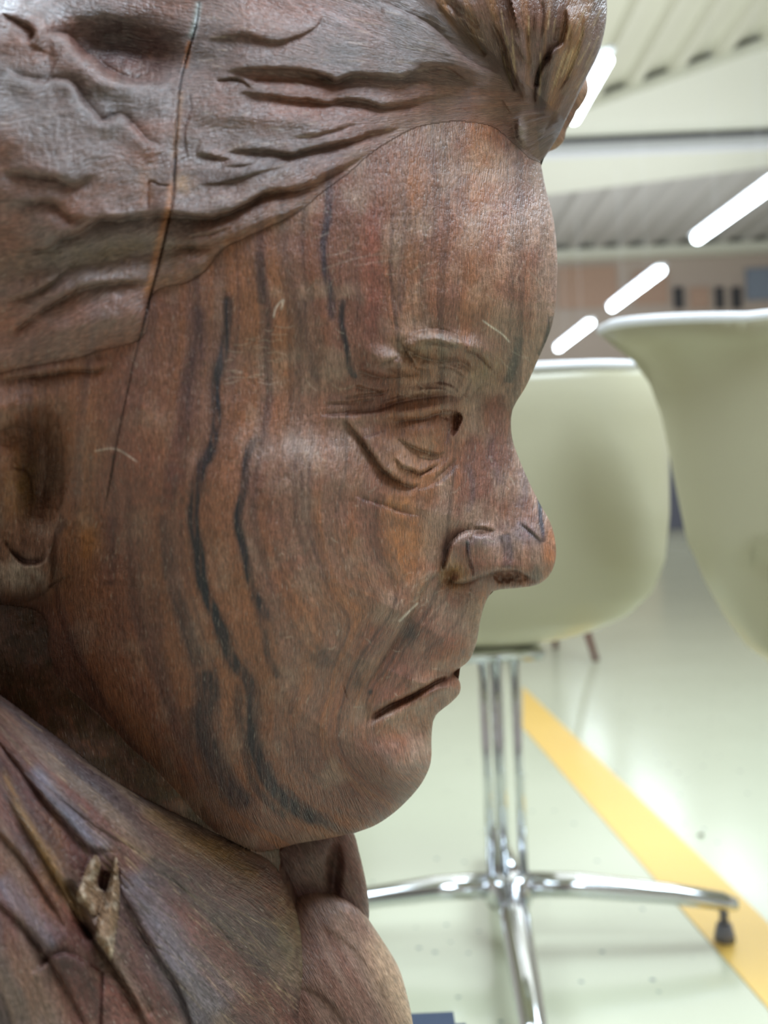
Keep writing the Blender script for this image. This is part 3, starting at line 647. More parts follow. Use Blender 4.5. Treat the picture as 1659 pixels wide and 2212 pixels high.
    # only the free outline of the hair rounds off to the middle plane; the hairline rests on the face
    dfree = pdist(X, Y, np.vstack([[(-600, 900), (-760, 500), (-700, 0), (-450, -330), (0, -480), (500, -520), (900, -440), (1180, -280)], crv(BUN, 4)]))[0]
    Rh = np.maximum(R_hair(np.clip(X, -700, 1320), np.clip(Y, -500, 900)), 60)
    aH = np.sqrt(2 * Rh * dfree + 1.2 * dfree ** 2)
    dh = np.maximum(sdH, 0); rise = 1 - np.exp(-dh / 22)
    hv = np.maximum(Wh, 5); hair = (hv ** -4 + np.maximum(aH, 1e-3) ** -4) ** -.25; hair = np.maximum(hair + Eh * sm(dfree, -2, 26), np.minimum(hair, 2))
    fb = np.maximum(face, 0)
    tf = sm(Y - np.maximum(67 - .278 * X, -100), 5, 120) * (sdF > 0) * sm(X, -300, -60)
    lowlim = fb + (OFF_hair(X, Y) + Eh * .9) * rise
    near = np.exp(-dh / 170) * tf
    hair2 = hair * (1 - near) + lowlim * near
    bunm = sm(X, 1060, 1130)
    hair2 = hair2 * (1 - bunm) + hair * bunm
    hair = np.where(sdH > 0, np.maximum(hair2, 0.0), -1e3)
    hair = np.where((sdH > 0) & (dh < 3) & (sdF > 0), np.maximum(hair, fb + .3), hair)
    hair_on = (sdH > 0)
    # ---- drape
    Wd = W_drape(X, Y); Ed = np.zeros_like(X)
    if fine:
        for p_, h_, s_, d_ in EDGE_DRAPE: g.edge(Ed, p_, h_ * 1.5, s_, d_)
        for c in CUT_DRAPE: g.cut(Ed, *c)
        for c in FINE_DRAPE: g.cut(Ed, *c)
        Ed += 2.4 * vn(gu_d / 16, r_d / 170, 61) + 1.3 * vn(gu_d / 6, r_d / 90, 62)
        Ed += sm(-X, -260, -120) * 6 * vn(gu_d / 40, r_d / 110, 66)
    g.bump(Ed, 210, 1930, 40, 60, 20, -26)
    Ed += 13 * fbm(gu_d / 120, r_d / 420, 63, 3) + 5 * fbm(X / 130, Y / 130, 64, 2)
    dD = np.maximum(sdD, 0); Bd = 420 * sm(-X, -640, -200) * sm(-Y, -3600, -3300)
    Bd = np.minimum(Bd, Wd * .82)
    aD = np.sqrt(2 * 150 * dD + .5 * dD ** 2)
    drape = Bd + (np.maximum(Wd - Bd, 3) ** -4 + np.maximum(aD, 1e-3) ** -4) ** -.25; drape = np.maximum(drape + Ed * sm(dD, -2, 26), np.minimum(drape, 2))
    drape = np.where(sdD > 0, drape, -1e3)
    neck = N_neck(X, Y) + 6 * fbm(X / 40, Y / 40, 71, 3)
    neck = np.where(sdN > 0, np.minimum(neck, np.sqrt(2 * 120 * np.maximum(sdN, 0)) + 300 * sm(-X, -560, -300) + 30), -1e3)
    neck = np.where(sdN > 0, np.maximum(neck, 1), neck)
    # splinters
    spl = np.full(X.shape, -1e3)
    if fine:
        for P, hh in ((P_SPL1, 20), (P_SPL2, 26)):
            sl = g.loc(P, 5); d = pdist(X[sl], Y[sl], P, True)[0]; ins = inside(X[sl], Y[sl], P)
            v = drape[sl] + 4 + hh * (1 - np.exp(-d / 9)) + 4 * fbm(X[sl] / 14, Y[sl] / 20, 77, 2)
            spl[sl] = np.where(ins, np.maximum(spl[sl], v), spl[sl])
    L = np.stack([face, neck, hair, drape, spl]); H = L.max(0); lab = L.argmax(0); nk = (lab == 1)
    lab = np.where(lab == 1, 0, lab)
    lab = np.where(hair_on & (lab == 0) & (sdH > 2), 2, lab)
    ear = inside(X, Y, P_EAR); lab = np.where((lab == 0) & ear, 1, lab)
    if fine:                                         # long drying crack
        g.cut(H, None, 1.9, 10, P=CRACK[CRACK[:, 1] < 760]); g.cut(H, None, 1.5, 5, P=CRACK[CRACK[:, 1] > 735])
        g.cut(H, [(318, 455), (322, 395), (345, 400), (372, 402)], 2.2, 5); g.cut(H, [(404, 345), (398, 285), (412, 235), (408, 200)], 2, 5)
    H = np.maximum(H, 0.0)
    # outline: union of the layers
    SD = np.stack([sdF, sdH, sdD, sdN]); k = SD.argmax(0); sd = SD.max(0)
    pick = lambda *a: np.choose(k, a)
    nx = pick(nfx, nhx, ndx, nnx); ny = pick(nfy, nhy, ndy, nny)
    # ---- figure of the wood (its own colours, with some shade and sheen painted in)
    n1 = fbm(phi / 26, Y / 900, 101, 4); n2 = fbm(phi / 90, Y / 1200, 102, 3); bl = fbm(X / 150, Y / 130, 103, 4)
    base, org, red, pale, dark = S(128, 92, 76), S(146, 94, 64), S(114, 70, 60), S(166, 142, 124), S(50, 38, 40)
    C = np.zeros(X.shape + (3,)) + base
    C = mixc(C, org, np.clip(.34 + 1.7 * n1 + .8 * bl, 0, .85))
    C = mixc(C, red, np.clip(.16 + 1.4 * n2 - .6 * bl, 0, .75) * .8)
    C = mixc(C, pale, np.clip(fbm(X / 60, Y / 70, 104, 4) * 1.2 - .12 + .55 * sm(X, 780, 1150), 0, .55) * .75)
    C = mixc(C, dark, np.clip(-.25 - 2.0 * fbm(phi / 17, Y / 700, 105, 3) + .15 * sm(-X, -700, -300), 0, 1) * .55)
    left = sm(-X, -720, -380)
    C = mixc(C, S(96, 58, 48), left * .42)  # redder wood, with the shaded left side painted darker
    if fine:
        wob = 1
        def streak(pts, wid, amt, col=dark, ends=.07):
            nonlocal C
            P = crv(pts, 6); P = P + np.stack([3 * np.sin(P[:, 1] / 23), 0 * P[:, 1]], 1)
            m = g.line(None, wid, P=P, ends=ends); m = np.clip(m * 1.5, 0, 1) * np.clip(1 + .8 * fbm(X / 7, Y / 70, 111, 3), .55, 1.2)
            C = mixc(C, col, np.clip(m * amt, 0, 1))
        bk = S(34, 30, 36)
        streak([(492, 625), (494, 690), (480, 760), (468, 830), (466, 900), (462, 955), (450, 990), (436, 1012)], 10, .95, bk)
        streak([(464, 950), (454, 980), (436, 1008), (424, 1050), (420, 1110), (424, 1170), (432, 1225), (446, 1280), (468, 1345), (486, 1390)], 12, 1.0, bk)
        streak([(430, 650), (428, 720), (415, 800), (406, 860), (396, 920), (378, 1000), (362, 1070), (350, 1110)], 17, .62, S(66, 44, 46))
        streak([(560, 935), (545, 965), (533, 1000), (524, 1060), (516, 1120), (522, 1180), (534, 1225), (552, 1280), (580, 1350)], 8.5, .85, bk)
        streak([(350, 1100), (355, 1180), (372, 1250), (390, 1320), (420, 1400), (436, 1450)], 14, .5)
        streak([(470, 1340), (488, 1385), (506, 1430), (535, 1475), (550, 1540), (545, 1600), (560, 1650), (590, 1700), (640, 1750), (700, 1780)], 14, .9)
        streak([(436, 1440), (450, 1500), (440, 1560), (452, 1620), (490, 1690), (540, 1750)], 20, .8)
        streak([(545, 1280), (566, 1350), (580, 1410), (600, 1470)], 8, .6); streak([(510, 1470), (520, 1560), (530, 1640), (560, 1710), (620, 1775)], 8, .6)
        streak([(575, 1640), (600, 1700), (650, 1750), (730, 1790)], 7, .6); streak([(610, 1690), (660, 1740), (720, 1772)], 5, .5)
        streak([(412, 1520), (436, 1600), (466, 1680), (520, 1745)], 24, .5, S(66, 48, 46)); streak([(330, 1250), (345, 1400), (375, 1520), (420, 1640)], 14, .35, S(70, 46, 44)); streak([(150, 1350), (190, 1480), (270, 1600), (370, 1690)], 16, .35, S(76, 52, 46)); streak([(640, 1480), (630, 1560), (650, 1640), (700, 1700)], 6, .4, S(84, 52, 46))
        for kx, (dx_, am) in enumerate(((24, .4), (52, .45), (80, .3), (112, .35), (150, .25))):
            streak([(545 + dx_, 1010), (530 + dx_, 1090), (540 + dx_, 1180), (565 + dx_, 1260), (600 + dx_, 1340), (650 + dx_ * .9, 1410), (710 + dx_ * .6, 1450)], 6, am, S(84, 58, 50))
        for kx, am in ((655, .4), (672, .3), (640, .3)): streak([(kx, 980), (kx - 4, 1060), (kx + 10, 1150), (kx + 36, 1230), (kx + 70, 1300)], 5, am, S(80, 56, 52))
        streak([(716, 345), (712, 420), (704, 480), (700, 540), (704, 600), (716, 650), (722, 700)], 8, .75, S(52, 46, 56))
        streak([(742, 640), (740, 700), (746, 750), (758, 800), (778, 820)], 6, .8, bk); streak([(655, 640), (660, 720), (668, 780), (690, 830)], 9, .45)
        streak([(880, 400), (878, 500), (868, 600), (862, 690)], 9, .38, S(80, 62, 60)); streak([(806, 440), (812, 560), (806, 680), (800, 740)], 14, .4, S(110, 62, 54)); streak([(764, 480), (770, 600), (776, 700)], 7, .3, S(84, 60, 58))
        streak([(565, 540), (560, 600), (566, 660)], 9, .5); streak([(240, 1110), (232, 1200), (236, 1270)], 14, .4, S(70, 46, 48)); streak([(150, 1120), (112, 1170), (106, 1220)], 7, .5)
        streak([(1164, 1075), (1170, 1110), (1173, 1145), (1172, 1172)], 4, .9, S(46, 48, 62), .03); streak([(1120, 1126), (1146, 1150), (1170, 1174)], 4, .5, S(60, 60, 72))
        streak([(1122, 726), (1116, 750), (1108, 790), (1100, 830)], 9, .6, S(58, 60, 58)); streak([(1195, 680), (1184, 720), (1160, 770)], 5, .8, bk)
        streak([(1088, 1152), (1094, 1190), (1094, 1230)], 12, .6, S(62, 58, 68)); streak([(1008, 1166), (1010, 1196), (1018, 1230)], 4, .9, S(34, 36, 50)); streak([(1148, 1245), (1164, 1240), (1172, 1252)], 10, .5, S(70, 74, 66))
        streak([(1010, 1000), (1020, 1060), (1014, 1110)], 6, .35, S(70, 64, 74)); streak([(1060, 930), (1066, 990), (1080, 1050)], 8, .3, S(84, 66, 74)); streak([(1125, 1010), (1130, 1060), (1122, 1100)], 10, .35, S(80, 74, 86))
        for cx_, cy_, rx_, ry_, am, col in ((884, 1368, 13, 24, .85, bk), (775, 1470, 10, 20, .5, bk), (1000, 1410, 5, 10, .6, bk), (925, 1365, 6, 6, .6, bk), (800, 1495, 6, 5, .8, bk), (690, 1420, 30, 22, .4, dark), (600, 1300, 30, 40, .3, dark),
                                            (875, 1185, 40, 90, .55, S(176, 108, 58)), (860, 1090, 22, 18, .6, S(186, 122, 70)), (700, 1300, 90, 60, .3, S(150, 92, 56)), (340, 1000, 70, 140, .3, S(150, 86, 62)), (190, 1170, 26, 50, .5, S(150, 94, 50)), (1118, 1152, 46, 26, .45, S(122, 116, 126)), (1040, 1168, 40, 12, .5, S(140, 126, 128)), (884, 1366, 16, 28, .6, bk), (1050, 1220, 120, 30, .35, S(140, 86, 70)), (950, 1400, 60, 60, .35, S(132, 78, 64)), (1050, 560, 110, 130, .3, S(176, 122, 90)), (1190, 1200, 16, 60, .7, S(170, 104, 66)),  # blue-grey patches on nose facet and above the wing are painted sheen
                                            (800, 560, 30, 120, .4, S(150, 84, 66)), (940, 745, 80, 36, .55, S(128, 112, 92)), (1050, 800, 34, 40, .5, S(140, 116, 80)), (890, 1000, 90, 60, .4, S(166, 108, 72)), (650, 960, 90, 30, .5, S(168, 146, 138)), (500, 790, 50, 60, .3, S(96, 84, 86)), (760, 960, 60, 90, .3, S(150, 130, 116)),
                                            (40, 1245, 60, 36, .55, S(180, 160, 146)), (48, 1050, 30, 70, .6, S(120, 88, 44)), (870, 1640, 60, 50, .3, S(166, 140, 130)), (980, 1242, 30, 30, .5, S(150, 116, 66)), (1080, 1250, 60, 16, .5, S(84, 56, 44))):
            m = np.exp(-(((X - cx_) / rx_) ** 2 + ((Y - cy_) / ry_) ** 2) ** 1.05); C = mixc(C, col, np.clip(m * (1 + 1.2 * fbm(X / 14, Y / 24, 121, 3)), 0, 1) * am)
        for p_, h_, s_, d_ in EDGE_FACE: C = mixc(C, S(62, 42, 32), np.clip(g.line([(a_, b_ + 1.5) for a_, b_ in p_], 3.0) * (.8 + fbm(X / 10, Y / 10, 129, 2)), 0, 1) * .38)   # crease shade painted along the carved lines
        # pale scratches and lint
        for k2 in range(130):
            q = random.Random(900 + k2)
            if k2 < 26: x, y, l, a, am = q.uniform(480, 590), q.uniform(690, 830), q.uniform(8, 50), q.uniform(-14, 6), .38
            elif k2 < 50: x, y, l, a, am = q.uniform(850, 960), q.uniform(1240, 1350), q.uniform(8, 30), q.uniform(-62, -20), .35
            elif k2 < 90: x, y, l, a, am = q.uniform(600, 1100), q.uniform(950, 1600), q.uniform(8, 26), q.uniform(-80, 80), .5
            else: x, y, l, a, am = q.uniform(650, 1150), q.uniform(420, 860), q.uniform(10, 60), q.uniform(-80, 60), .35
            a = math.radians(a); m = g.line([(x, y), (x + l * .5 * math.cos(a), y + l * .5 * math.sin(a) + q.uniform(-5, 5)), (x + l * math.cos(a), y + l * math.sin(a))], 1.5)
            C = mixc(C, S(205, 190, 170), m * am * .5)
        for P_, am in (([(1040, 690), (1060, 705), (1085, 722), (1103, 742)], .8), ([(690, 585), (760, 560), (840, 545)], .14), ([(590, 690), (596, 665), (612, 648), (606, 672)], .6), ([(760, 575), (850, 560), (900, 552)], .12), ([(200, 975), (250, 970), (300, 1000)], .4), ([(860, 1345), (885, 1320), (905, 1300)], .8), ([(800, 1568), (820, 1552), (850, 1540)], .2)):
            C = mixc(C, S(214, 200, 186), g.line(P_, 2.0) * am)
    C = mixc(C, S(78, 58, 40), nk * np.clip(.75 + fbm(X / 22, Y / 22, 125, 3), .3, .95))  # olive-brown neck, with the shade of the recess painted into the tint
    CF = C
    # hair colours: greyer brown, darker
    hb_, hr, hg, hd = S(112, 84, 74), S(126, 80, 64), S(106, 94, 92), S(56, 42, 40)
    nh = fbm(gu_hair / 60, X / 500, 131, 4); nh2 = fbm(X / 160, Y / 110, 132, 4)
    C = np.zeros(X.shape + (3,)) + hb_
    C = mixc(C, hr, np.clip(.3 + 1.3 * nh, 0, .9)); C = mixc(C, hg, np.clip(.22 + 1.3 * nh2 + .25 * sm(-X, -420, -150), 0, .8)); C = mixc(C, hd, np.clip(-.10 - 1.4 * nh - .7 * nh2, 0, .8))
    C = mixc(C, S(150, 104, 62), mb * np.clip(.1 + 1.8 * fbm(gu_b / 26, r_b / 300, 133, 3), 0, .8)); C = mixc(C, S(104, 72, 58), mb * .35)
    if fine:
        for cx_, cy_, rx_, ry_, am, col in ((270, 95, 130, 62, .7, S(66, 46, 46)), (1168, 180, 12, 60, .85, S(48, 40, 38)), (1030, 70, 60, 60, .4, S(92, 72, 52)), (1128, 285, 10, 26, .7, S(190, 182, 180)), (400, 395, 22, 22, .5, S(170, 130, 90)), (315, 400, 16, 40, .5, S(150, 94, 54)),  # dark wood in the hollow; slit and undersides of locks carry painted shade
                                            (300, 560, 160, 50, .35, S(110, 92, 58)), (180, 700, 120, 50, .4, S(140, 96, 82)), (470, 570, 110, 40, .5, S(70, 60, 46)), (60, 600, 90, 60, .3, S(84, 70, 52)), (1240, 120, 14, 110, .5, S(150, 104, 60)), (560, 180, 130, 26, .4, S(70, 58, 50))):
            m = np.exp(-(((X - cx_) / rx_) ** 2 + ((Y - cy_) / ry_) ** 2) ** 1.05); C = mixc(C, col, np.clip(m * (1 + 1.2 * fbm(X / 18, Y / 24, 141, 3)), 0, 1) * am)
        for k2 in range(60):
            q = random.Random(1900 + k2); x, y = q.uniform(420, 1080), q.uniform(20, 470); a = -math.atan2(y - 215, 1330 - x) * -1
            a = math.atan2(215 - y, 1330 - x) + q.uniform(-.25, .25); l = q.uniform(12, 50)
            C = mixc(C, S(190, 168, 150), g.line([(x, y), (x + l * math.cos(a), y + l * math.sin(a))], 1.4) * .4)
        for k2 in range(26):
            q = random.Random(2900 + k2); x = q.uniform(1080, 1300); y = q.uniform(10, 120); l = q.uniform(30, 110); a = math.atan2(400 - y, 1140 - x) + q.uniform(-.08, .08)
            C = mixc(C, S(196, 166, 128), g.line([(x, y), (x + l * math.cos(a), y + l * math.sin(a))], 1.5) * .5)
        cr_m = g.line([(424, 18), (414, 90), (404, 140), (400, 190)], 6); C = mixc(C, S(150, 160, 156), g.line([(430, 0), (424, 40), (412, 85)], 7) * .7); C = mixc(C, S(168, 108, 72), g.line([(410, 85), (404, 120), (398, 150)], 6) * .8)
    CH = mixc(C, CF, .75 * np.exp(-np.maximum(sdH, 0) / 75) * (sdF > 0))
    # drape colours
    nd = fbm(gu_d / 55, r_d / 500, 151, 4); nd2 = fbm(X / 150, Y / 150, 152, 3)
    C = np.zeros(X.shape + (3,)) + S(100, 80, 74)
    C = mixc(C, S(108, 64, 54), np.clip(.15 + 1.5 * nd + .3 * sm(-X, -300, -100), 0, .85)); C = mixc(C, S(70, 60, 62), np.clip(.15 - 1.5 * nd + .6 * nd2, 0, .8)); C = mixc(C, S(136, 112, 92), np.clip(.05 + 1.3 * fbm(gu_d / 24, r_d / 260, 153, 3), 0, .6) * .7)
    if fine:
        for cx_, cy_, rx_, ry_, am, col in ((360, 1900, 120, 40, .5, S(56, 48, 48)), (180, 1870, 60, 40, .6, S(72, 44, 40)), (290, 2020, 40, 70, .5, S(96, 54, 46)), (110, 1830, 30, 120, .4, S(150, 110, 70)), (480, 1830, 90, 30, .5, S(130, 96, 56)), (620, 2020, 30, 110, .4, S(140, 124, 92)), (130, 2060, 80, 60, .4, S(56, 46, 48))):
            m = np.exp(-(((X - cx_) / rx_) ** 2 + ((Y - cy_) / ry_) ** 2) ** 1.05); C = mixc(C, col, np.clip(m * (1 + 1.2 * fbm(X / 18, Y / 24, 161, 3)), 0, 1) * am)
        for pts, wd, dp in FINE_DRAPE: C = mixc(C, S(186, 158, 122), g.line(pts, 1.5) * .32)
        for k2 in range(60):
            q = random.Random(3900 + k2); t = q.uniform(.05, 1.05); r0 = q.uniform(180, 900); x = -187 + r0 * math.cos(t); y = 1389 + r0 * math.sin(t); l = q.uniform(20, 90)
            C = mixc(C, S(180, 150, 116), g.line([(x, y), (x + l * math.cos(t), y + l * math.sin(t))], 1.4) * .4)
        C = mixc(C, S(150, 116, 74), g.line([(20, 1720), (80, 1820), (140, 1920), (190, 2000)], 9) * .5)
    if fine:
        for pts, wd, am, col in (([(60, 1650), (130, 1740), (200, 1815), (250, 1834)], 20, .5, S(120, 122, 138)), ([(275, 1870), (330, 1985), (400, 2085), (490, 2200)], 52, .6, S(112, 104, 112)), ([(-10, 1890), (60, 1980), (130, 2050)], 30, .5, S(104, 98, 108)),  # first blue-grey line is a polish reflection painted along the rim
                                 ([(-10, 1620), (70, 1740), (140, 1835), (215, 1900)], 30, .65, S(72, 42, 38)), ([(250, 1950), (290, 2050), (340, 2150), (380, 2212)], 28, .6, S(76, 46, 42)), ([(100, 2040), (180, 2120), (210, 2210)], 36, .45, S(52, 40, 40)),
                                 ([(300, 1860), (400, 1915), (500, 2010), (600, 2110)], 36, .5, S(60, 52, 52)), ([(0, 1650), (40, 1740), (90, 1830), (140, 1930), (180, 2000)], 8, .5, S(150, 112, 70)), ([(300, 1745), (400, 1800), (500, 1860), (570, 1900)], 16, .5, S(128, 98, 62)), ([(640, 1960), (655, 2050), (662, 2150)], 12, .5, S(140, 126, 96))):
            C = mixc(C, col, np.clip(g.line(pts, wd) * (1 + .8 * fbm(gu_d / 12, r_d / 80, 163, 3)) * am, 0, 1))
    CD = C
    CS = np.zeros(X.shape + (3,)) + S(124, 96, 72); CS = mixc(CS, S(176, 156, 136), np.clip(.1 + 1.6 * fbm(X / 10, Y / 12, 171, 3), 0, .9)); CS = mixc(CS, S(84, 60, 40), np.clip(-.3 - 1.2 * fbm(X / 12, Y / 16, 172, 3), 0, .9))
    labc = np.where(lab == 1, 0, lab)[..., None]
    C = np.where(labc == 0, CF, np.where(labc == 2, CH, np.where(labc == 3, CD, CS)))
    if fine:
        cm = np.maximum(g.line(None, 2.0, P=CRACK[CRACK[:, 1] < 760], ends=.03), .7 * g.line(None, 1.7, P=CRACK[CRACK[:, 1] > 735], ends=.05)); C = mixc(C, S(40, 28, 24), np.clip(cm * 1.2, 0, 1) * .9)
        P = crv([(376, 385), (368, 450), (352, 510), (340, 560), (328, 610), (316, 650)], 4); C = mixc(C, S(158, 104, 70), g.line(None, 7, P=P - [5, 0]) * .85)
        C = mixc(C, S(150, 110, 80), g.line([(392, 190), (384, 270), (374, 350)], 7) * .5)
    gu = np.where(lab == 2, gu_hair, np.where(lab >= 3, gu_d, gu_face)); gv = np.where(lab == 2, X * (1 - mb) + r_b * mb, np.where(lab >= 3, r_d, Y))
    return H, lab, sd, nx, ny, C, gu, gv

PXM = D0 / F
def lift(px, py, w, side, yoff=0.0):
    """point of the bust: w is the half thickness in pixel units; side -1 = the side towards the camera"""
    wm = w * PXM; dep = D0 - wm
    p = CAM + ray(px, py) * dep[..., None]
    p[..., 1] = np.where(side < 0, D0 - wm, D0 + wm * .85) + yoff
    p[..., 2] = np.maximum(p[..., 2], ZP + .0005)
    return p
ROOT = np.array([-.10, .40, ZP])
def surface(g, H, lab, sd, nx, ny, C, gu, gv, side, acc):
    ins = sd > 0; q = ins[:-1, :-1] | ins[1:, :-1] | ins[:-1, 1:] | ins[1:, 1:]
    px = np.where(ins, g.X, nx); py = np.where(ins, g.Y, ny); w = np.where(ins, H, 0)
    P = lift(px, py, w, side) - ROOT
    idx = np.arange(g.X.size).reshape(g.X.shape)
    ql = lab[:-1, :-1]
    for l in np.unique(ql):
        m = q & (ql == l)
        a, b, c, d = idx[:-1, :-1][m], idx[:-1, 1:][m], idx[1:, 1:][m], idx[1:, :-1][m]
        F4 = np.stack([a, d, c, b] if side < 0 else [a, b, c, d], 1)
        u, inv = np.unique(F4, return_inverse=True); F4 = inv.reshape(F4.shape)
        acc.setdefault(int(l), []).append((P.reshape(-1, 3)[u], F4, C.reshape(-1, 3)[u], np.stack([gu.ravel()[u], gv.ravel()[u]], 1)))
def mesh_from(name, chunks, mat, parent):
    V = []; Fs = []; Cs = []; G = []; o = 0
    for v, f, c, gg in chunks: V.append(v); Fs.append(f + o); Cs.append(c); G.append(gg); o += len(v)
    V = np.vstack(V); Fs = np.vstack(Fs); Cs = np.clip(np.vstack(Cs), 0, 1); G = np.vstack(G)
    me = bpy.data.meshes.new(name); me.vertices.add(len(V)); me.vertices.foreach_set('co', V.astype(np.float32).ravel())
    me.loops.add(Fs.size); me.loops.foreach_set('vertex_index', Fs.astype(np.int32).ravel())
    me.polygons.add(len(Fs)); me.polygons.foreach_set('loop_start', np.arange(0, Fs.size, 4, dtype=np.int32))
    me.polygons.foreach_set('use_smooth', np.ones(len(Fs), bool))
    ca = me.attributes.new('figure', 'FLOAT_COLOR', 'POINT'); ca.data.foreach_set('color', np.hstack([Cs, np.ones((len(Cs), 1))]).astype(np.float32).ravel())
    ga = me.attributes.new('grain', 'FLOAT_VECTOR', 'POINT'); ga.data.foreach_set('vector', np.hstack([G, np.zeros((len(G), 1))]).astype(np.float32).ravel())
    me.update(calc_edges=True); me.validate()
    return link(name, me, mat, parent)

bust = empty('carved_wooden_bust', tuple(ROOT))
prop(bust, 'carved dark-grained wooden bust of a stern face in profile', 'sculpture')
acc = {}
gf = Grid(np.concatenate([np.arange(-780, -10, 22), np.arange(-5, 1321, GCELL)]), np.concatenate([np.arange(-540, -10, 22), np.arange(-5, 2225, GCELL), np.arange(2240, 3700, 40)]))
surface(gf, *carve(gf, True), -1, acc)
gc = Grid(np.arange(-780, 1330, 14.0), np.concatenate([np.arange(-540, 2700, 14.0), np.arange(2700, 3700, 50)]))
acc2 = {}
surface(gc, *carve(gc, False), 1, acc2)
for l, ch in acc2.items():
    if l == 1: mesh_from('ear', ch, M_face, bust)      # the ear on the far side of the head
    else: acc.setdefault(l, []).extend(ch)
names = {0: ('face', M_face), 1: ('ear', M_face), 2: ('hair', M_hair), 3: ('shawl', M_drape), 4: ('splinter', M_split)}
for l, ch in acc.items():
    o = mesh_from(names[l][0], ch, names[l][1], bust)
    if l == 4: o['label'] = 'pale splintered shards standing out of the shawl'

# ---- far side pieces: neck and breast behind the shawl, and the roll of hair beyond the bun
def extra(name, outline, Wc, R, relief, colour, mat, yoff, cell, xr, yr):
    g = Grid(np.arange(xr[0], xr[1], cell), np.concatenate([np.arange(yr[0], 2230, cell), np.arange(2260, yr[1], 40)]) if yr[1] > 2230 else np.arange(yr[0], yr[1], cell))
    sd, nx, ny = sdist(g, outline); Wf = tps(Wc)(g.X, g.Y); E = np.zeros_like(g.X); relief(g, E)
    d = np.maximum(sd, 0); a = np.sqrt(2 * R * d + .5 * d * d)
    H = (np.maximum(Wf + E, 3) ** -4 + np.maximum(a, 1e-3) ** -4) ** -.25; H = np.where(sd > 0, H, 0)
    C, gu, gv = colour(g); lab = np.zeros(g.X.shape, int); ac = {}
    surface2(g, H, sd, nx, ny, C, gu, gv, yoff, ac)
    return mesh_from(name, ac[0], mat, bust)
def surface2(g, H, sd, nx, ny, C, gu, gv, yoff, acc):
    ins = sd > 0; q = ins[:-1, :-1] | ins[1:, :-1] | ins[:-1, 1:] | ins[1:, 1:]; idx = np.arange(g.X.size).reshape(g.X.shape)
    px = np.where(ins, g.X, nx); py = np.where(ins, g.Y, ny)
    for side in (-1, 1):
        wm = H * PXM; y = D0 + yoff + side * wm; dep = np.minimum(y, D0 + yoff)
        P = CAM + ray(px, py) * dep[..., None]; P[..., 1] = y; P[..., 2] = np.maximum(P[..., 2], ZP + .0005); P = P - ROOT
        a, b, c, d = idx[:-1, :-1][q], idx[:-1, 1:][q], idx[1:, 1:][q], idx[1:, :-1][q]
        F4 = np.stack([a, d, c, b] if side < 0 else [a, b, c, d], 1); u, inv = np.unique(F4, return_inverse=True); F4 = inv.reshape(F4.shape)
        acc.setdefault(0, []).append((P.reshape(-1, 3)[u], F4, C.reshape(-1, 3)[u], np.stack([gu.ravel()[u], gv.ravel()[u]], 1)))
def rel_neck(g, E):
    g.bump(E, 722, 1880, 15, 56, 4, -50, 1.3); g.bump(E, 650, 1860, 50, 40, 0, 8); g.edge(E, [(776, 1800), (772, 1860), (776, 1910), (785, 1965)], 6, 4, 16)
    E += 6 * fbm(g.X / 60, g.Y / 60, 201, 3) + 1.5 * vn(g.X / 12, g.Y / 40, 202)
def rel_breast(g, E):
    g.edge(E, [(680, 2000), (740, 2030), (790, 2080), (830, 2150), (860, 2230)], 7, 6, 30); g.edge(E, [(800, 2010), (826, 2060), (850, 2120), (868, 2200)], 5, 5, 18)
    g.edge(E, [(640, 2130), (690, 2150), (730, 2190), (760, 2240)], 8, 6, 30)
    E += 7 * fbm((g.X - g.Y * .5) / 70, g.Y / 200, 211, 3) + 1.6 * vn((g.X - g.Y * .5) / 12, g.Y / 90, 212)
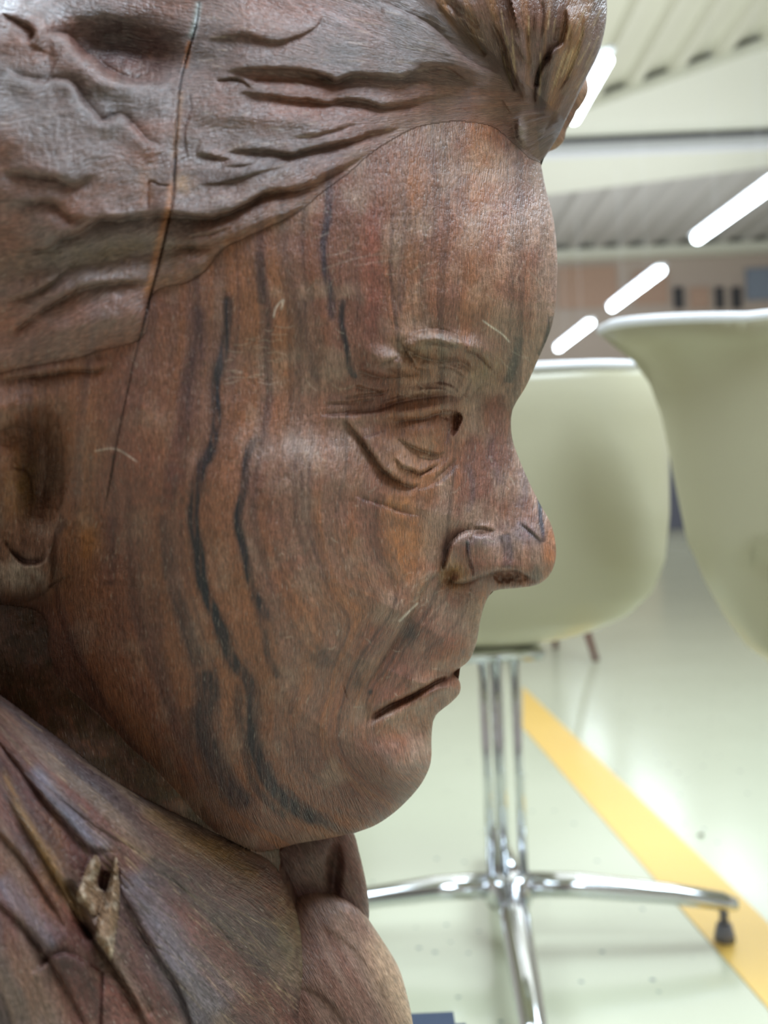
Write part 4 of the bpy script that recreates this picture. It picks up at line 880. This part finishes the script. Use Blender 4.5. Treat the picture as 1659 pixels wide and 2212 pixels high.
def col_far(tint):
    def f(g):
        X, Y = g.X, g.Y; u = X - .55 * Y; n = fbm(u / 50, Y / 300, 221, 4)
        C = np.zeros(X.shape + (3,)) + tint; C = mixc(C, S(112, 72, 60), np.clip(.08 + 1.3 * n, 0, .6)); C = mixc(C, S(176, 146, 118), np.clip(.75 * sm(X + (Y - 2000) * -.35, 740, 800) * sm(Y, 1990, 2060) - .6 * n, 0, .75))
        C = mixc(C, S(52, 42, 44), np.clip(-.15 - 1.5 * n, 0, .7)); return C, u, Y
    return f
extra('neck', np.vstack([crv([(700, 1770), (745, 1780), (765, 1803), (776, 1842), (789, 1897), (796, 1946), (797, 1985), (790, 2050)], 4), [(700, 2200), (520, 2200), (520, 1770)]]),
      [(560, 1800, 60), (650, 1850, 70), (720, 1880, 60), (770, 1900, 60), (640, 1960, 60), (740, 1990, 50), (600, 2200, 60)], 60, rel_neck, col_far(S(104, 76, 70)), M_drape, .020, 3.5, (500, 810), (1750, 2210))
extra('breast', np.vstack([crv([(600, 1960), (655, 1930), (700, 1927), (745, 1940), (780, 1968), (803, 2002), (835, 2050), (863, 2098), (881, 2157), (892, 2212), (905, 2320), (905, 2500)], 4), [(880, 3300), (400, 3300), (420, 2100)]]),
      [(620, 2000, 100), (700, 1990, 100), (760, 2010, 90), (720, 2100, 140), (800, 2100, 120), (860, 2200, 90), (700, 2300, 150), (600, 2300, 140), (600, 2900, 140), (800, 2900, 120)], 90, rel_breast, col_far(S(138, 108, 94)), M_drape, .012, 3.5, (390, 915), (1910, 3320))
extra('hair_lock', crv([(1150, 130), (1220, 120), (1256, 145), (1268, 172), (1270, 200), (1256, 228), (1246, 240), (1239, 256), (1224, 280), (1220, 298), (1212, 312), (1192, 324), (1150, 332), (1120, 260)], 4, True),
      [(1150, 200, 60), (1230, 180, 50), (1200, 280, 50), (1250, 220, 45)], 30, lambda g, E: g.edge(E, [(1258, 160), (1262, 190), (1246, 220), (1225, 262)], 5, 3, 12), col_far(S(150, 112, 88)), M_hair, .030, 3.0, (1100, 1285), (100, 345))
bpy.context.view_layer.update()
